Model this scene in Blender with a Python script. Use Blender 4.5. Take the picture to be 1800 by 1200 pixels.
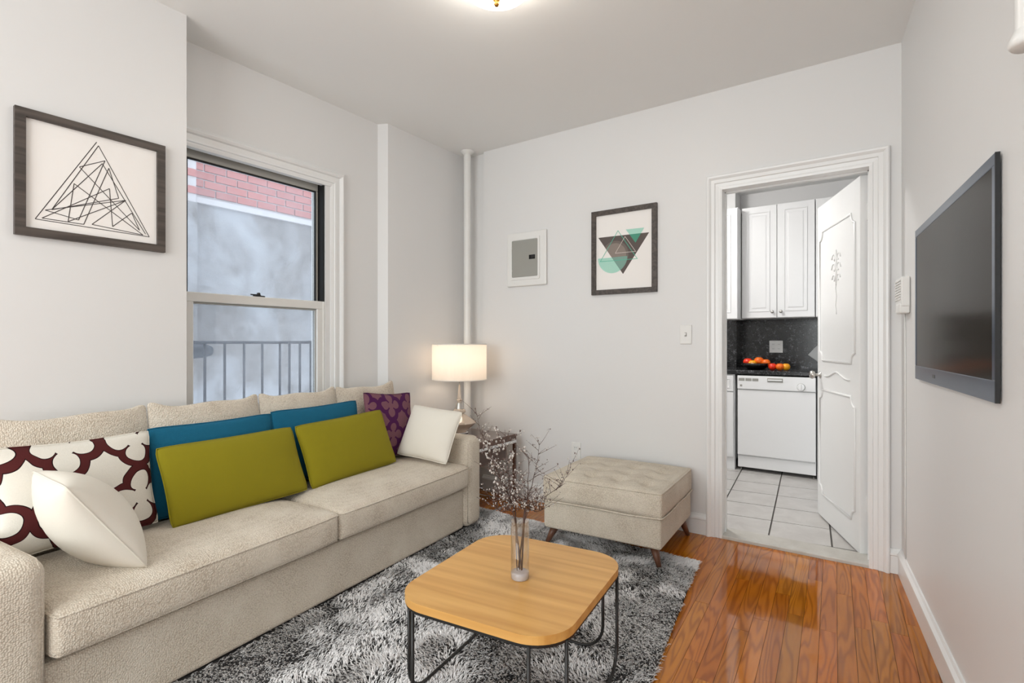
import bpy, bmesh, math, random
import numpy as np
from mathutils import Vector, Matrix

for o in list(bpy.data.objects): bpy.data.objects.remove(o, do_unlink=True)
scene = bpy.context.scene
COL = scene.collection
R = math.radians

# ------------------------------------------------------------------ camera
F, CX, HOR, CAMH, YAW = 926.0, 900.0, 603.0, 1.12, R(34.86)
cam_d = bpy.data.cameras.new('camera'); cam = bpy.data.objects.new('camera', cam_d); COL.objects.link(cam)
cam_d.sensor_width = 36; cam_d.lens = F / 1800 * 36; cam_d.shift_y = 3 / 1800; cam_d.clip_start = .02
cam.location = (0, 0, CAMH); cam.rotation_euler = (R(90), 0, YAW)
scene.camera = cam

# ------------------------------------------------------------------ world, lights, exposure
world = bpy.data.worlds.new('world'); scene.world = world; world.use_nodes = True
bg = world.node_tree.nodes['Background']; bg.inputs[0].default_value = (.90, .95, 1.0, 1); bg.inputs[1].default_value = 2.5

def area_light(name, loc, rot, sx, sy, power, col):
    l = bpy.data.lights.new(name, 'AREA'); l.shape = 'RECTANGLE'; l.size = sx; l.size_y = sy; l.energy = power; l.color = col
    o = bpy.data.objects.new(name, l); o.location = loc; o.rotation_euler = rot; COL.objects.link(o); return o
# added room fill light, set at an invented window behind the camera
area_light('rear_fill_light', (-1.05, -1.86, 1.50), (R(90), 0, 0), 2.3, 1.9, 45, (.955, 1, .98))
vs = scene.view_settings
vs.view_transform = 'Standard'; vs.look = 'None'; vs.gamma = 1; vs.use_curve_mapping = False; vs.exposure = 0.12

# ------------------------------------------------------------------ pixel helpers (photo frame 1800x1200)
_c, _s = math.cos(YAW), math.sin(YAW)
def ray(px, py):
    t = (px - CX) / F
    return Vector((t * _c - _s, t * _s + _c, -(py - HOR) / F))
def on_x(px, py, X): r = ray(px, py); return r * (X / r.x) + Vector((0, 0, CAMH))
def on_y(px, py, Y): r = ray(px, py); return r * (Y / r.y) + Vector((0, 0, CAMH))

# ------------------------------------------------------------------ materials
def srgb(r, g, b):
    f = lambda v: v / 12.92 if v <= .04045 else ((v + .055) / 1.055) ** 2.4
    return (f(r / 255), f(g / 255), f(b / 255), 1)

class E:
    """a float socket with arithmetic that makes Math nodes"""
    def __init__(s, nt, sock): s.nt, s.k = nt, sock
    def op(s, o, b=None, c=None):
        n = s.nt.nodes.new('ShaderNodeMath'); n.operation = o
        for i, v in enumerate((s, b, c)):
            if v is None: continue
            if isinstance(v, E): s.nt.links.new(v.k, n.inputs[i])
            else: n.inputs[i].default_value = v
        return E(s.nt, n.outputs[0])
    def __add__(s, b): return s.op('ADD', b)
    def __sub__(s, b): return s.op('SUBTRACT', b)
    def __mul__(s, b): return s.op('MULTIPLY', b)
    def abs(s): return s.op('ABSOLUTE')
    def min(s, b): return s.op('MINIMUM', b)
    def lt(s, b): return s.op('LESS_THAN', b)

def new_mat(name):
    m = bpy.data.materials.new(name); m.use_nodes = True
    nt = m.node_tree; return m, nt, nt.nodes['Principled BSDF']
def node(nt, typ, **kw):
    n = nt.nodes.new(typ)
    for k, v in kw.items():
        if k in n.inputs:
            if isinstance(v, bpy.types.NodeSocket): nt.links.new(v, n.inputs[k])
            else: n.inputs[k].default_value = v
        else: setattr(n, k, v)
    return n
def coords(nt, which='Object', scale=(1, 1, 1), rot=(0, 0, 0), loc=(0, 0, 0)):
    t = node(nt, 'ShaderNodeTexCoord')
    mp = node(nt, 'ShaderNodeMapping'); nt.links.new(t.outputs[which], mp.inputs['Vector'])
    mp.inputs['Scale'].default_value = scale; mp.inputs['Rotation'].default_value = rot; mp.inputs['Location'].default_value = loc
    return mp.outputs['Vector']
def mixc(nt, fac, a, b, mode='MIX'):
    n = nt.nodes.new('ShaderNodeMix'); n.data_type = 'RGBA'; n.blend_type = mode
    for i, v in ((0, fac), (6, a), (7, b)):
        if isinstance(v, E): v = v.k
        if isinstance(v, bpy.types.NodeSocket): nt.links.new(v, n.inputs[i])
        else: n.inputs[i].default_value = v
    return n.outputs[2]
def bump(nt, b, height, strength, dist=.01, normal=None):
    n = node(nt, 'ShaderNodeBump'); n.inputs['Strength'].default_value = strength; n.inputs['Distance'].default_value = dist
    nt.links.new(height, n.inputs['Height'])
    if normal: nt.links.new(normal, n.inputs['Normal'])
    nt.links.new(n.outputs[0], b.inputs['Normal']); return n.outputs[0]

def plain(name, col, rough=.5, metal=0, var=.04, vscale=6, bumpy=0, bscale=200, **kw):
    m, nt, b = new_mat(name)
    b.inputs['Roughness'].default_value = rough; b.inputs['Metallic'].default_value = metal
    for k, v in kw.items(): b.inputs[k].default_value = v
    v = coords(nt)
    nz = node(nt, 'ShaderNodeTexNoise', Vector=v, Scale=vscale, Detail=3.0)
    c2 = tuple(min(1, x * (1 - var)) for x in col[:3]) + (1,)
    c1 = tuple(min(1, x * (1 + var)) for x in col[:3]) + (1,)
    nt.links.new(mixc(nt, nz.outputs[0], c1, c2), b.inputs['Base Color'])
    if bumpy:
        n2 = node(nt, 'ShaderNodeTexNoise', Vector=v, Scale=bscale, Detail=2.0)
        bump(nt, b, n2.outputs[0], bumpy, .002)
    return m

def fabric(name, col, dark, scale, strength=.5, rough=.95):
    m, nt, b = new_mat(name)
    b.inputs['Roughness'].default_value = rough
    b.inputs['Sheen Weight'].default_value = .15
    b.inputs['Specular IOR Level'].default_value = .2
    v = coords(nt)
    vo = node(nt, 'ShaderNodeTexVoronoi', Vector=v, Scale=scale, Randomness=.66)
    nz = node(nt, 'ShaderNodeTexNoise', Vector=v, Scale=scale * .35, Detail=4.0)
    nl = node(nt, 'ShaderNodeTexNoise', Vector=v, Scale=7.0, Detail=2.0)
    f = node(nt, 'ShaderNodeMapRange'); f.inputs['From Min'].default_value = .25; f.inputs['From Max'].default_value = .70
    nt.links.new(vo.outputs['Distance'], f.inputs['Value'])
    c = mixc(nt, f.outputs[0], col, dark)
    c = mixc(nt, nz.outputs[0], c, mixc(nt, .5, c, dark))
    c = mixc(nt, nl.outputs[0], c, tuple(x * .93 for x in col[:3]) + (1,))
    nt.links.new(c, b.inputs['Base Color'])
    inv = E(nt, vo.outputs['Distance']) * -1.0
    bump(nt, b, inv.k, strength, .004)
    return m

def lattice(name, base, band, edge, period, w, a=.25, r=.225, base2=None, off=(0, 0)):
    """quatrefoil trellis printed on a fabric, in the local x / z plane of the pillow"""
    m, nt, b = new_mat(name)
    b.inputs['Roughness'].default_value = .9; b.inputs['Specular IOR Level'].default_value = .2
    v = coords(nt, scale=(1 / period,) * 3, loc=(off[0], 0, off[1]))
    nz = node(nt, 'ShaderNodeTexNoise', Vector=v, Scale=2.5, Detail=1.0)
    sub = node(nt, 'ShaderNodeVectorMath', operation='SUBTRACT'); nt.links.new(nz.outputs['Color'], sub.inputs[0]); sub.inputs[1].default_value = (.5, .5, .5)
    scl = node(nt, 'ShaderNodeVectorMath', operation='SCALE'); nt.links.new(sub.outputs[0], scl.inputs[0]); scl.inputs['Scale'].default_value = .16
    add = node(nt, 'ShaderNodeVectorMath', operation='ADD'); nt.links.new(v, add.inputs[0]); nt.links.new(scl.outputs[0], add.inputs[1])
    sp = node(nt, 'ShaderNodeSeparateXYZ'); nt.links.new(add.outputs[0], sp.inputs[0])
    X, Z = E(nt, sp.outputs[0]), E(nt, sp.outputs[2])
    fold = lambda q: (q - q.op('ROUND')).abs()
    def ln(x, y): return (x * x + y * y).op('SQRT')
    def quat(x, y):
        px, py = fold(x), fold(y)
        return (ln(px - a, py).min(ln(px, py - a)) - r).min(ln(px, py) - .20)
    d = quat(X, Z).abs()
    isband = d.lt(w); isedge = d.lt(w + .012)
    fz = node(nt, 'ShaderNodeTexNoise', Vector=coords(nt), Scale=260.0, Detail=2.0)
    bs = mixc(nt, fz.outputs[0], base, base2 or tuple(x * .9 for x in base[:3]) + (1,))
    c = mixc(nt, isedge, bs, edge); c = mixc(nt, isband, c, band)
    nt.links.new(c, b.inputs['Base Color'])
    bump(nt, b, fz.outputs[0], .25, .002)
    return m

def wood(name, light, dark, axis='Y', scale=1.0, rough=.35, rnd=False, coat=0, grain=16.0, spread=.5):
    m, nt, b = new_mat(name)
    b.inputs['Roughness'].default_value = rough
    b.inputs['Specular IOR Level'].default_value = .36 if rnd else .5
    b.inputs['Coat Weight'].default_value = coat; b.inputs['Coat Roughness'].default_value = .06
    k = {'X': (.06, 1, 1), 'Y': (1, .06, 1), 'Z': (1, 1, .06)}[axis]
    t = node(nt, 'ShaderNodeTexCoord'); vec = t.outputs['Object']
    fac = None
    if rnd:
        g = node(nt, 'ShaderNodeNewGeometry'); vec = g.outputs['Position']
        oi = node(nt, 'ShaderNodeObjectInfo')
        rot = node(nt, 'ShaderNodeVectorRotate', rotation_type='Z_AXIS'); nt.links.new(vec, rot.inputs['Vector']); rot.inputs['Angle'].default_value = -R(3.38)
        cm = node(nt, 'ShaderNodeCombineXYZ'); q = E(nt, oi.outputs['Random'])
        nt.links.new((q * 37.0).k, cm.inputs[0]); nt.links.new((q * 91.0).k, cm.inputs[1])
        ad = node(nt, 'ShaderNodeVectorMath', operation='ADD'); nt.links.new(rot.outputs[0], ad.inputs[0]); nt.links.new(cm.outputs[0], ad.inputs[1]); vec = ad.outputs[0]
        fac = q
    mp = node(nt, 'ShaderNodeMapping'); nt.links.new(vec, mp.inputs['Vector']); mp.inputs['Scale'].default_value = tuple(x * scale for x in k)
    n1 = node(nt, 'ShaderNodeTexNoise', Vector=mp.outputs[0], Scale=grain, Detail=5.0, Roughness=.6)
    n2 = node(nt, 'ShaderNodeTexNoise', Vector=mp.outputs[0], Scale=grain * .35, Detail=2.0)
    rings = (E(nt, n2.outputs[0]) * 30.0).op('SINE')
    rings = (rings * .5) + .5
    f = (E(nt, n1.outputs[0]) * .68) + (rings * .32)
    fr = node(nt, 'ShaderNodeMapRange'); nt.links.new(f.k, fr.inputs['Value']); fr.inputs['From Min'].default_value = .5 - spread / 2; fr.inputs['From Max'].default_value = .5 + spread / 2
    c = mixc(nt, fr.outputs[0], light, dark)
    if fac:
        hv = node(nt, 'ShaderNodeHueSaturation'); nt.links.new(c, hv.inputs['Color'])
        nt.links.new(((fac * .34) + .80).k, hv.inputs['Value'])
        nt.links.new(((((fac * 13.7).op('FRACT')) * .014) + .493).k, hv.inputs['Hue']); c = hv.outputs[0]
    nt.links.new(c, b.inputs['Base Color'])
    bump(nt, b, n1.outputs[0], .04, .002)
    return m

def emis(name, col, strength, mixw=None):
    m, nt, b = new_mat(name)
    b.inputs['Base Color'].default_value = col; b.inputs['Emission Color'].default_value = col; b.inputs['Emission Strength'].default_value = strength
    b.inputs['Roughness'].default_value = .3
    return m

M = {}
M['wall'] = plain('wall_paint', srgb(227, 226, 225), .42, var=.012, vscale=1.3, bumpy=.12, bscale=9)
M['ceil'] = plain('ceiling_paint', srgb(241, 241, 239), .6, var=.01, vscale=1.1)
M['trim'] = plain('trim_paint', srgb(236, 236, 235), .28, var=.01)
M['doorw'] = plain('door_paint', srgb(236, 236, 235), .3, var=.01)
M['white'] = plain('white_enamel', srgb(238, 238, 238), .22, var=.008)
M['cab'] = plain('cabinet_white', srgb(234, 234, 234), .3, var=.008)
M['plastic'] = plain('white_plastic', srgb(232, 231, 228), .35, var=.01)
M['chrome'] = plain('chrome', (.8, .8, .8, 1), .15, 1, var=.01)
M['nickel'] = plain('brushed_nickel', (.55, .53, .5, 1), .3, 1, var=.03)
M['black'] = plain('black_metal', srgb(40, 39, 38), .4, .2, var=.05)
M['dark'] = plain('dark_gap', srgb(14, 14, 14), .8, var=.05)
M['alu'] = plain('window_aluminium', srgb(226, 224, 220), .4, 0, var=.02)
M['alug'] = plain('window_aluminium_grey', srgb(168, 166, 160), .42, 0, var=.03)
M['sofa'] = fabric('sofa_weave', srgb(244, 234, 218), srgb(170, 151, 129), 185, .75)
M['ott'] = fabric('ottoman_weave', srgb(242, 232, 215), srgb(172, 155, 133), 220, .9)
M['cream'] = plain('cream_linen', srgb(232, 226, 214), .92, var=.02, bumpy=.2, bscale=420)
M['olive'] = plain('olive_cotton', srgb(140, 130, 4), .9, var=.03, bumpy=.12, bscale=500)
M['teal'] = plain('teal_knit', srgb(0, 96, 128), .92, var=.06, vscale=60, bumpy=.5, bscale=260)
M['lat'] = lattice('maroon_trellis_print', srgb(236, 231, 220), srgb(82, 34, 34), srgb(32, 12, 14), .215, .052, off=(.22, .30))
M['pur'] = lattice('purple_trellis_print', srgb(132, 90, 102), srgb(78, 30, 78), srgb(70, 28, 70), .175, .062, base2=srgb(116, 76, 88), off=(.1, .35))
def plank_mat():
    m, nt, b = new_mat('floor_oak'); b.inputs['Roughness'].default_value = .06; b.inputs['Specular IOR Level'].default_value = .42
    g = node(nt, 'ShaderNodeNewGeometry'); oi = node(nt, 'ShaderNodeObjectInfo'); q = E(nt, oi.outputs['Random'])
    rot = node(nt, 'ShaderNodeVectorRotate', rotation_type='Z_AXIS'); nt.links.new(g.outputs['Position'], rot.inputs['Vector']); rot.inputs['Angle'].default_value = -R(3.38)
    cm = node(nt, 'ShaderNodeCombineXYZ'); nt.links.new((q * 37.0).k, cm.inputs[0]); nt.links.new((q * 91.0).k, cm.inputs[1])
    ad = node(nt, 'ShaderNodeVectorMath', operation='ADD'); nt.links.new(rot.outputs[0], ad.inputs[0]); nt.links.new(cm.outputs[0], ad.inputs[1])
    mp = node(nt, 'ShaderNodeMapping'); nt.links.new(ad.outputs[0], mp.inputs['Vector']); mp.inputs['Scale'].default_value = (1, .09, 1)
    big = node(nt, 'ShaderNodeTexNoise', Vector=mp.outputs[0], Scale=11.0, Detail=2.0, Roughness=.45)
    fine = node(nt, 'ShaderNodeTexNoise', Vector=mp.outputs[0], Scale=190.0, Detail=3.0)
    ring = ((E(nt, big.outputs[0]) * 85.0).op('SINE') * .5) + .5
    ring = ring.op('POWER', 2.2)
    c = mixc(nt, big.outputs[0], srgb(214, 124, 40), srgb(176, 88, 18))
    c = mixc(nt, (ring * .55).k, c, srgb(124, 54, 8))
    c = mixc(nt, (E(nt, fine.outputs[0]) * .35).k, c, srgb(150, 72, 14))
    hv = node(nt, 'ShaderNodeHueSaturation'); nt.links.new(c, hv.inputs['Color'])
    nt.links.new(((q * .34) + .80).k, hv.inputs['Value']); nt.links.new(((((q * 13.7).op('FRACT')) * .014) + .502).k, hv.inputs['Hue'])
    nt.links.new(hv.outputs[0], b.inputs['Base Color'])
    wav = node(nt, 'ShaderNodeTexNoise', Vector=g.outputs['Position'], Scale=9.0, Detail=1.0)
    n1 = bump(nt, b, wav.outputs[0], .05, .01); bump(nt, b, fine.outputs[0], .03, .001, n1)
    return m
M['plank'] = plank_mat()
M['bamboo'] = wood('bamboo', srgb(230, 180, 106), srgb(200, 144, 74), 'X', 1.0, .34, grain=30, spread=.75)
M['walnut'] = wood('walnut', srgb(98, 66, 50), srgb(66, 42, 32), 'Y', 1.0, .2, coat=.3)
M['frame'] = wood('dark_frame_wood', srgb(88, 79, 73), srgb(58, 51, 47), 'Y', 1.0, .5, grain=60)
M['leg'] = wood('brown_leg_wood', srgb(120, 78, 56), srgb(84, 52, 36), 'Z', 1.0, .4)
M['paper'] = plain('art_paper', srgb(244, 240, 236), .7, var=.01)
M['ink'] = plain('ink_line', srgb(62, 56, 54), .7)
M['panelg'] = plain('panel_grey', srgb(158, 157, 150), .45, .1, var=.02)
M['orange'] = plain('orange_skin', srgb(240, 110, 15), .4, var=.12, vscale=25)
M['redfruit'] = plain('red_fruit_skin', srgb(226, 48, 14), .35, var=.15, vscale=20)
M['mango'] = plain('yellow_fruit_skin', srgb(250, 165, 25), .4, var=.15, vscale=20)
M['bowl'] = plain('black_bowl', srgb(16, 15, 14), .25)
M['steel'] = plain('grey_board', srgb(150, 152, 152), .45, .3)
M['bark'] = plain('twig_bark', srgb(84, 62, 54), .8, var=.2, vscale=80)
M['bud'] = plain('dried_blossom', srgb(198, 192, 186), .85, var=.15, vscale=200)
M['budd'] = plain('dried_seed', srgb(110, 95, 90), .85, var=.2, vscale=200)
M['pipe'] = plain('painted_pipe', srgb(228, 227, 224), .3, var=.01)
M['rail'] = plain('railing_paint', srgb(30, 38, 52), .5, var=.1)
M['brass'] = plain('brass', srgb(190, 140, 70), .3, 1, var=.03)
M['tvb'] = plain('tv_bezel', srgb(66, 78, 96), .28, .55, var=.02)
M['tvk'] = plain('tv_black', srgb(18, 18, 20), .35, var=.02)
M['tvs'] = plain('tv_screen', srgb(56, 53, 49), .16, var=.02, **{'Specular IOR Level': .02})
M['grout'] = plain('grout', srgb(112, 108, 104), .8, var=.06, vscale=30)
M['mint'] = plain('print_mint', srgb(172, 218, 202), .7)
M['mintd'] = plain('print_green', srgb(74, 150, 126), .7)
M['mintl'] = plain('print_green_line', srgb(84, 186, 158), .7)
M['pbrown'] = plain('print_brown', srgb(92, 82, 78), .7)
M['pgrey'] = plain('print_taupe', srgb(140, 128, 120), .7)
M['pgrey2'] = plain('print_taupe_dark', srgb(114, 103, 97), .7)
M['pmix'] = plain('print_grey_green', srgb(124, 160, 148), .7)
M['pwhite'] = plain('print_white_line', srgb(226, 214, 206), .7)
M['mortar'] = plain('mortar', srgb(198, 194, 196), .9, var=.08, vscale=20)

def tile_mat():
    m, nt, b = new_mat('kitchen_tile'); b.inputs['Roughness'].default_value = .3
    g = node(nt, 'ShaderNodeNewGeometry')
    n = node(nt, 'ShaderNodeTexNoise', Vector=g.outputs['Position'], Scale=7.0, Detail=6.0, Roughness=.65, Distortion=.6)
    nt.links.new(mixc(nt, n.outputs[0], srgb(214, 211, 207), srgb(168, 163, 159)), b.inputs['Base Color']); return m
M['tile'] = tile_mat()
def brick_mat():
    m, nt, b = new_mat('red_brick'); b.inputs['Roughness'].default_value = .85
    g = node(nt, 'ShaderNodeNewGeometry'); oi = node(nt, 'ShaderNodeObjectInfo')
    n = node(nt, 'ShaderNodeTexNoise', Vector=g.outputs['Position'], Scale=30.0, Detail=4.0)
    c = mixc(nt, oi.outputs['Random'], srgb(176, 96, 92), srgb(150, 84, 84))
    nt.links.new(mixc(nt, n.outputs[0], c, srgb(190, 128, 122)), b.inputs['Base Color']); bump(nt, b, n.outputs[0], .3, .01); return m
M['brick'] = brick_mat()
def concrete_mat():
    m, nt, b = new_mat('stained_concrete'); b.inputs['Roughness'].default_value = .9
    v = coords(nt)
    n1 = node(nt, 'ShaderNodeTexNoise', Vector=v, Scale=1.3, Detail=7.0, Roughness=.62, Distortion=.8)
    n2 = node(nt, 'ShaderNodeTexNoise', Vector=v, Scale=9.0, Detail=6.0, Roughness=.7)
    r = node(nt, 'ShaderNodeMapRange'); nt.links.new(n1.outputs[0], r.inputs['Value']); r.inputs['From Min'].default_value = .41; r.inputs['From Max'].default_value = .60
    c = mixc(nt, r.outputs[0], srgb(152, 154, 160), srgb(84, 76, 72))
    nt.links.new(mixc(nt, n2.outputs[0], c, mixc(nt, .6, c, srgb(196, 196, 198))), b.inputs['Base Color']); bump(nt, b, n2.outputs[0], .4, .02); return m
M['concrete'] = concrete_mat()
def granite_mat():
    m, nt, b = new_mat('black_granite'); b.inputs['Roughness'].default_value = .22
    v = coords(nt)
    n = node(nt, 'ShaderNodeTexNoise', Vector=v, Scale=75.0, Detail=5.0, Roughness=.75)
    n2 = node(nt, 'ShaderNodeTexNoise', Vector=v, Scale=26.0, Detail=4.0, Roughness=.7)
    r = node(nt, 'ShaderNodeMapRange'); nt.links.new(((E(nt, n.outputs[0]) * .65) + (E(nt, n2.outputs[0]) * .35)).k, r.inputs['Value']); r.inputs['From Min'].default_value = .52; r.inputs['From Max'].default_value = .72
    nt.links.new(mixc(nt, r.outputs[0], srgb(24, 25, 27), srgb(142, 144, 148)), b.inputs['Base Color']); return m
M['granite'] = granite_mat()
def saddle_mat():
    m, nt, b = new_mat('worn_marble'); b.inputs['Roughness'].default_value = .45
    v = coords(nt)
    n = node(nt, 'ShaderNodeTexNoise', Vector=v, Scale=14.0, Detail=7.0, Roughness=.7)
    nt.links.new(mixc(nt, n.outputs[0], srgb(214, 212, 206), srgb(168, 162, 152)), b.inputs['Base Color']); return m
M['saddle'] = saddle_mat()
def pane_mat():
    m, nt, b = new_mat('dusty_glass'); nt.nodes.remove(b)
    out = nt.nodes['Material Output']; v = coords(nt)
    n = node(nt, 'ShaderNodeTexNoise', Vector=v, Scale=5.0, Detail=8.0, Roughness=.7)
    n2 = node(nt, 'ShaderNodeTexNoise', Vector=v, Scale=140.0, Detail=2.0)
    tr = node(nt, 'ShaderNodeBsdfTransparent'); tr.inputs[0].default_value = (.93, .97, 1, 1)
    tl = node(nt, 'ShaderNodeBsdfTranslucent'); tl.inputs[0].default_value = (.88, .94, 1, 1)
    gl = node(nt, 'ShaderNodeBsdfGlossy'); gl.inputs['Roughness'].default_value = .03
    f = (E(nt, n.outputs[0]) * .20) + (E(nt, n2.outputs[0]) * .07)
    m1 = node(nt, 'ShaderNodeMixShader'); nt.links.new(f.k, m1.inputs[0]); nt.links.new(tr.outputs[0], m1.inputs[1]); nt.links.new(tl.outputs[0], m1.inputs[2])
    m2 = node(nt, 'ShaderNodeMixShader'); m2.inputs[0].default_value = .04; nt.links.new(m1.outputs[0], m2.inputs[1]); nt.links.new(gl.outputs[0], m2.inputs[2])
    nt.links.new(m2.outputs[0], out.inputs[0]); return m
M['pane'] = pane_mat()
def glass_mat(name, col, rough=0.0, ior=1.45):
    m, nt, b = new_mat(name); b.inputs['Base Color'].default_value = col; b.inputs['Roughness'].default_value = rough
    b.inputs['Transmission Weight'].default_value = 1; b.inputs['IOR'].default_value = ior; return m
M['crystal'] = plain('pink_glow_crystal', (1, .83, .70, 1), .05, var=.08, vscale=60, **{'Transmission Weight': .5})  # pinkish glass, tinted further to peach for the bulb's warm glow
def thin_glass():
    m, nt, b = new_mat('vase_glass'); nt.nodes.remove(b); out = nt.nodes['Material Output']
    lw = node(nt, 'ShaderNodeLayerWeight'); lw.inputs[0].default_value = .25
    tr = node(nt, 'ShaderNodeBsdfTransparent'); tr.inputs[0].default_value = (.97, .975, .98, 1)
    gl = node(nt, 'ShaderNodeBsdfGlossy'); gl.inputs['Roughness'].default_value = .02
    f = (E(nt, lw.outputs['Facing']) * .55) + .03
    m1 = node(nt, 'ShaderNodeMixShader'); nt.links.new(f.k, m1.inputs[0]); nt.links.new(tr.outputs[0], m1.inputs[1]); nt.links.new(gl.outputs[0], m1.inputs[2])
    nt.links.new(m1.outputs[0], out.inputs[0]); return m
M['vase'] = thin_glass()
M['vbase'] = plain('thick_glass_base', srgb(240, 232, 230), .08, var=.02, **{'Transmission Weight': .55})
def shade_mat():
    m, nt, b = new_mat('lamp_shade_fabric'); nt.nodes.remove(b); out = nt.nodes['Material Output']
    v = coords(nt); n = node(nt, 'ShaderNodeTexNoise', Vector=v, Scale=300.0)
    c = mixc(nt, n.outputs[0], (.97, .94, .90, 1), (.93, .90, .86, 1))
    d = node(nt, 'ShaderNodeBsdfDiffuse'); t = node(nt, 'ShaderNodeBsdfTranslucent'); nt.links.new(c, d.inputs[0]); nt.links.new(c, t.inputs[0])
    m1 = node(nt, 'ShaderNodeMixShader'); m1.inputs[0].default_value = .68; nt.links.new(d.outputs[0], m1.inputs[1]); nt.links.new(t.outputs[0], m1.inputs[2])
    nt.links.new(m1.outputs[0], out.inputs[0]); return m
M['shade'] = shade_mat()
def pile_mat():
    m, nt, b = new_mat('shag_pile'); b.inputs['Roughness'].default_value = .9; b.inputs['Specular IOR Level'].default_value = .1
    a = node(nt, 'ShaderNodeAttribute', attribute_name='fibre'); nt.links.new(a.outputs['Color'], b.inputs['Base Color']); return m
M['pile'] = pile_mat()
M['rugb'] = plain('rug_backing', srgb(70, 68, 68), .95, var=.3, vscale=120)

# ------------------------------------------------------------------ mesh helpers
def link(name, me, mat=None, parent=None, smooth=False):
    if mat is not None:
        for x in (mat if isinstance(mat, (list, tuple)) else [mat]): me.materials.append(M[x] if isinstance(x, str) else x)
    if smooth: me.shade_smooth()
    o = bpy.data.objects.new(name, me); COL.objects.link(o)
    if parent: o.parent = parent
    return o
def from_bm(name, bm, mat=None, parent=None, smooth=False):
    bmesh.ops.recalc_face_normals(bm, faces=bm.faces[:])
    me = bpy.data.meshes.new(name); bm.to_mesh(me); bm.free()
    return link(name, me, mat, parent, smooth)
def add_box(bm, x0, x1, y0, y1, z0, z1, bev=0, seg=2, mat=0):
    r = bmesh.ops.create_cube(bm, size=1, matrix=Matrix.Translation(((x0 + x1) / 2, (y0 + y1) / 2, (z0 + z1) / 2)) @ Matrix.Diagonal((abs(x1 - x0), abs(y1 - y0), abs(z1 - z0), 1)))
    vs_ = r['verts']; fs = {f for v in vs_ for f in v.link_faces}
    for f in fs: f.material_index = mat
    if bev:
        es = {e for v in vs_ for e in v.link_edges}
        bmesh.ops.bevel(bm, geom=list(es), offset=bev, segments=seg, affect='EDGES', profile=.5)
def box(name, x0, x1, y0, y1, z0, z1, mat, parent=None, bev=0, seg=2):
    bm = bmesh.new(); add_box(bm, x0, x1, y0, y1, z0, z1, bev, seg); return from_bm(name, bm, mat, parent)
def add_tube(bm, pts, r, seg=8, cap=True, closed=False):
    pts = [Vector(p) for p in pts]; n = len(pts); rings = []; rs = r if isinstance(r, (list, tuple)) else [r] * n
    up = None
    for i, p in enumerate(pts):
        if closed: t = (pts[(i + 1) % n] - pts[i - 1])
        else: t = pts[min(i + 1, n - 1)] - pts[max(i - 1, 0)]
        t.normalize()
        if up is None:
            up = Vector((0, 0, 1)) if abs(t.z) < .9 else Vector((1, 0, 0))
        u = t.cross(up)
        if u.length < 1e-6: u = t.orthogonal()
        u.normalize(); w = u.cross(t).normalized(); up = w
        rings.append([bm.verts.new(p + (u * math.cos(a) + w * math.sin(a)) * rs[i]) for a in [2 * math.pi * k / seg for k in range(seg)]])
    m = n if closed else n - 1
    for i in range(m):
        A, B = rings[i], rings[(i + 1) % n]
        for k in range(seg): bm.faces.new((A[k], A[(k + 1) % seg], B[(k + 1) % seg], B[k]))
    if cap and not closed:
        bm.faces.new(rings[0][::-1]); bm.faces.new(rings[-1])
def tube(name, pts, r, mat, parent=None, seg=8, closed=False):
    bm = bmesh.new(); add_tube(bm, pts, r, seg, True, closed); return from_bm(name, bm, mat, parent, True)
def add_lathe(bm, prof, seg=32, c=(0, 0, 0)):
    rings = []
    for (r, z) in prof:
        if r < 1e-6: rings.append([bm.verts.new((c[0], c[1], c[2] + z))])
        else: rings.append([bm.verts.new((c[0] + r * math.cos(2 * math.pi * k / seg), c[1] + r * math.sin(2 * math.pi * k / seg), c[2] + z)) for k in range(seg)])
    for A, B in zip(rings, rings[1:]):
        for k in range(seg):
            a0, a1 = A[k % len(A)], A[(k + 1) % len(A)]; b0, b1 = B[k % len(B)], B[(k + 1) % len(B)]
            f = []
            for v in (a0, a1, b1, b0):
                if v not in f: f.append(v)
            if len(f) > 2: bm.faces.new(f)
def lathe(name, prof, mat, parent=None, seg=32, c=(0, 0, 0), smooth=True):
    bm = bmesh.new(); add_lathe(bm, prof, seg, c); return from_bm(name, bm, mat, parent, smooth)
def prism(name, poly, z0, z1, mat, parent=None, bev=0):
    bm = bmesh.new(); add_prism(bm, poly, z0, z1)
    if bev: bmesh.ops.bevel(bm, geom=bm.edges[:], offset=bev, segments=2, affect='EDGES')
    return from_bm(name, bm, mat, parent)
def add_prism(bm, poly, z0, z1, mat=0):
    a = [bm.verts.new((x, y, z0)) for x, y in poly]; b = [bm.verts.new((x, y, z1)) for x, y in poly]
    n = len(poly); fs = [bm.faces.new(a[::-1]), bm.faces.new(b)]
    for i in range(n): fs.append(bm.faces.new((a[i], a[(i + 1) % n], b[(i + 1) % n], b[i])))
    for f in fs: f.material_index = mat
def tag(o, label=None, cat=None, group=None, kind=None):
    if label: o['label'] = label
    if cat: o['category'] = cat
    if group: o['group'] = group
    if kind: o['kind'] = kind
    return o
def thing(name, label, cat, loc=(0, 0, 0), rz=0, group=None):
    o = bpy.data.objects.new(name, None); o.empty_display_size = .1; COL.objects.link(o); o.location = loc; o.rotation_euler = (0, 0, rz)
    return tag(o, label, cat, group)
def struct(o, label, cat): return tag(o, label, cat, kind='structure')

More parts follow.
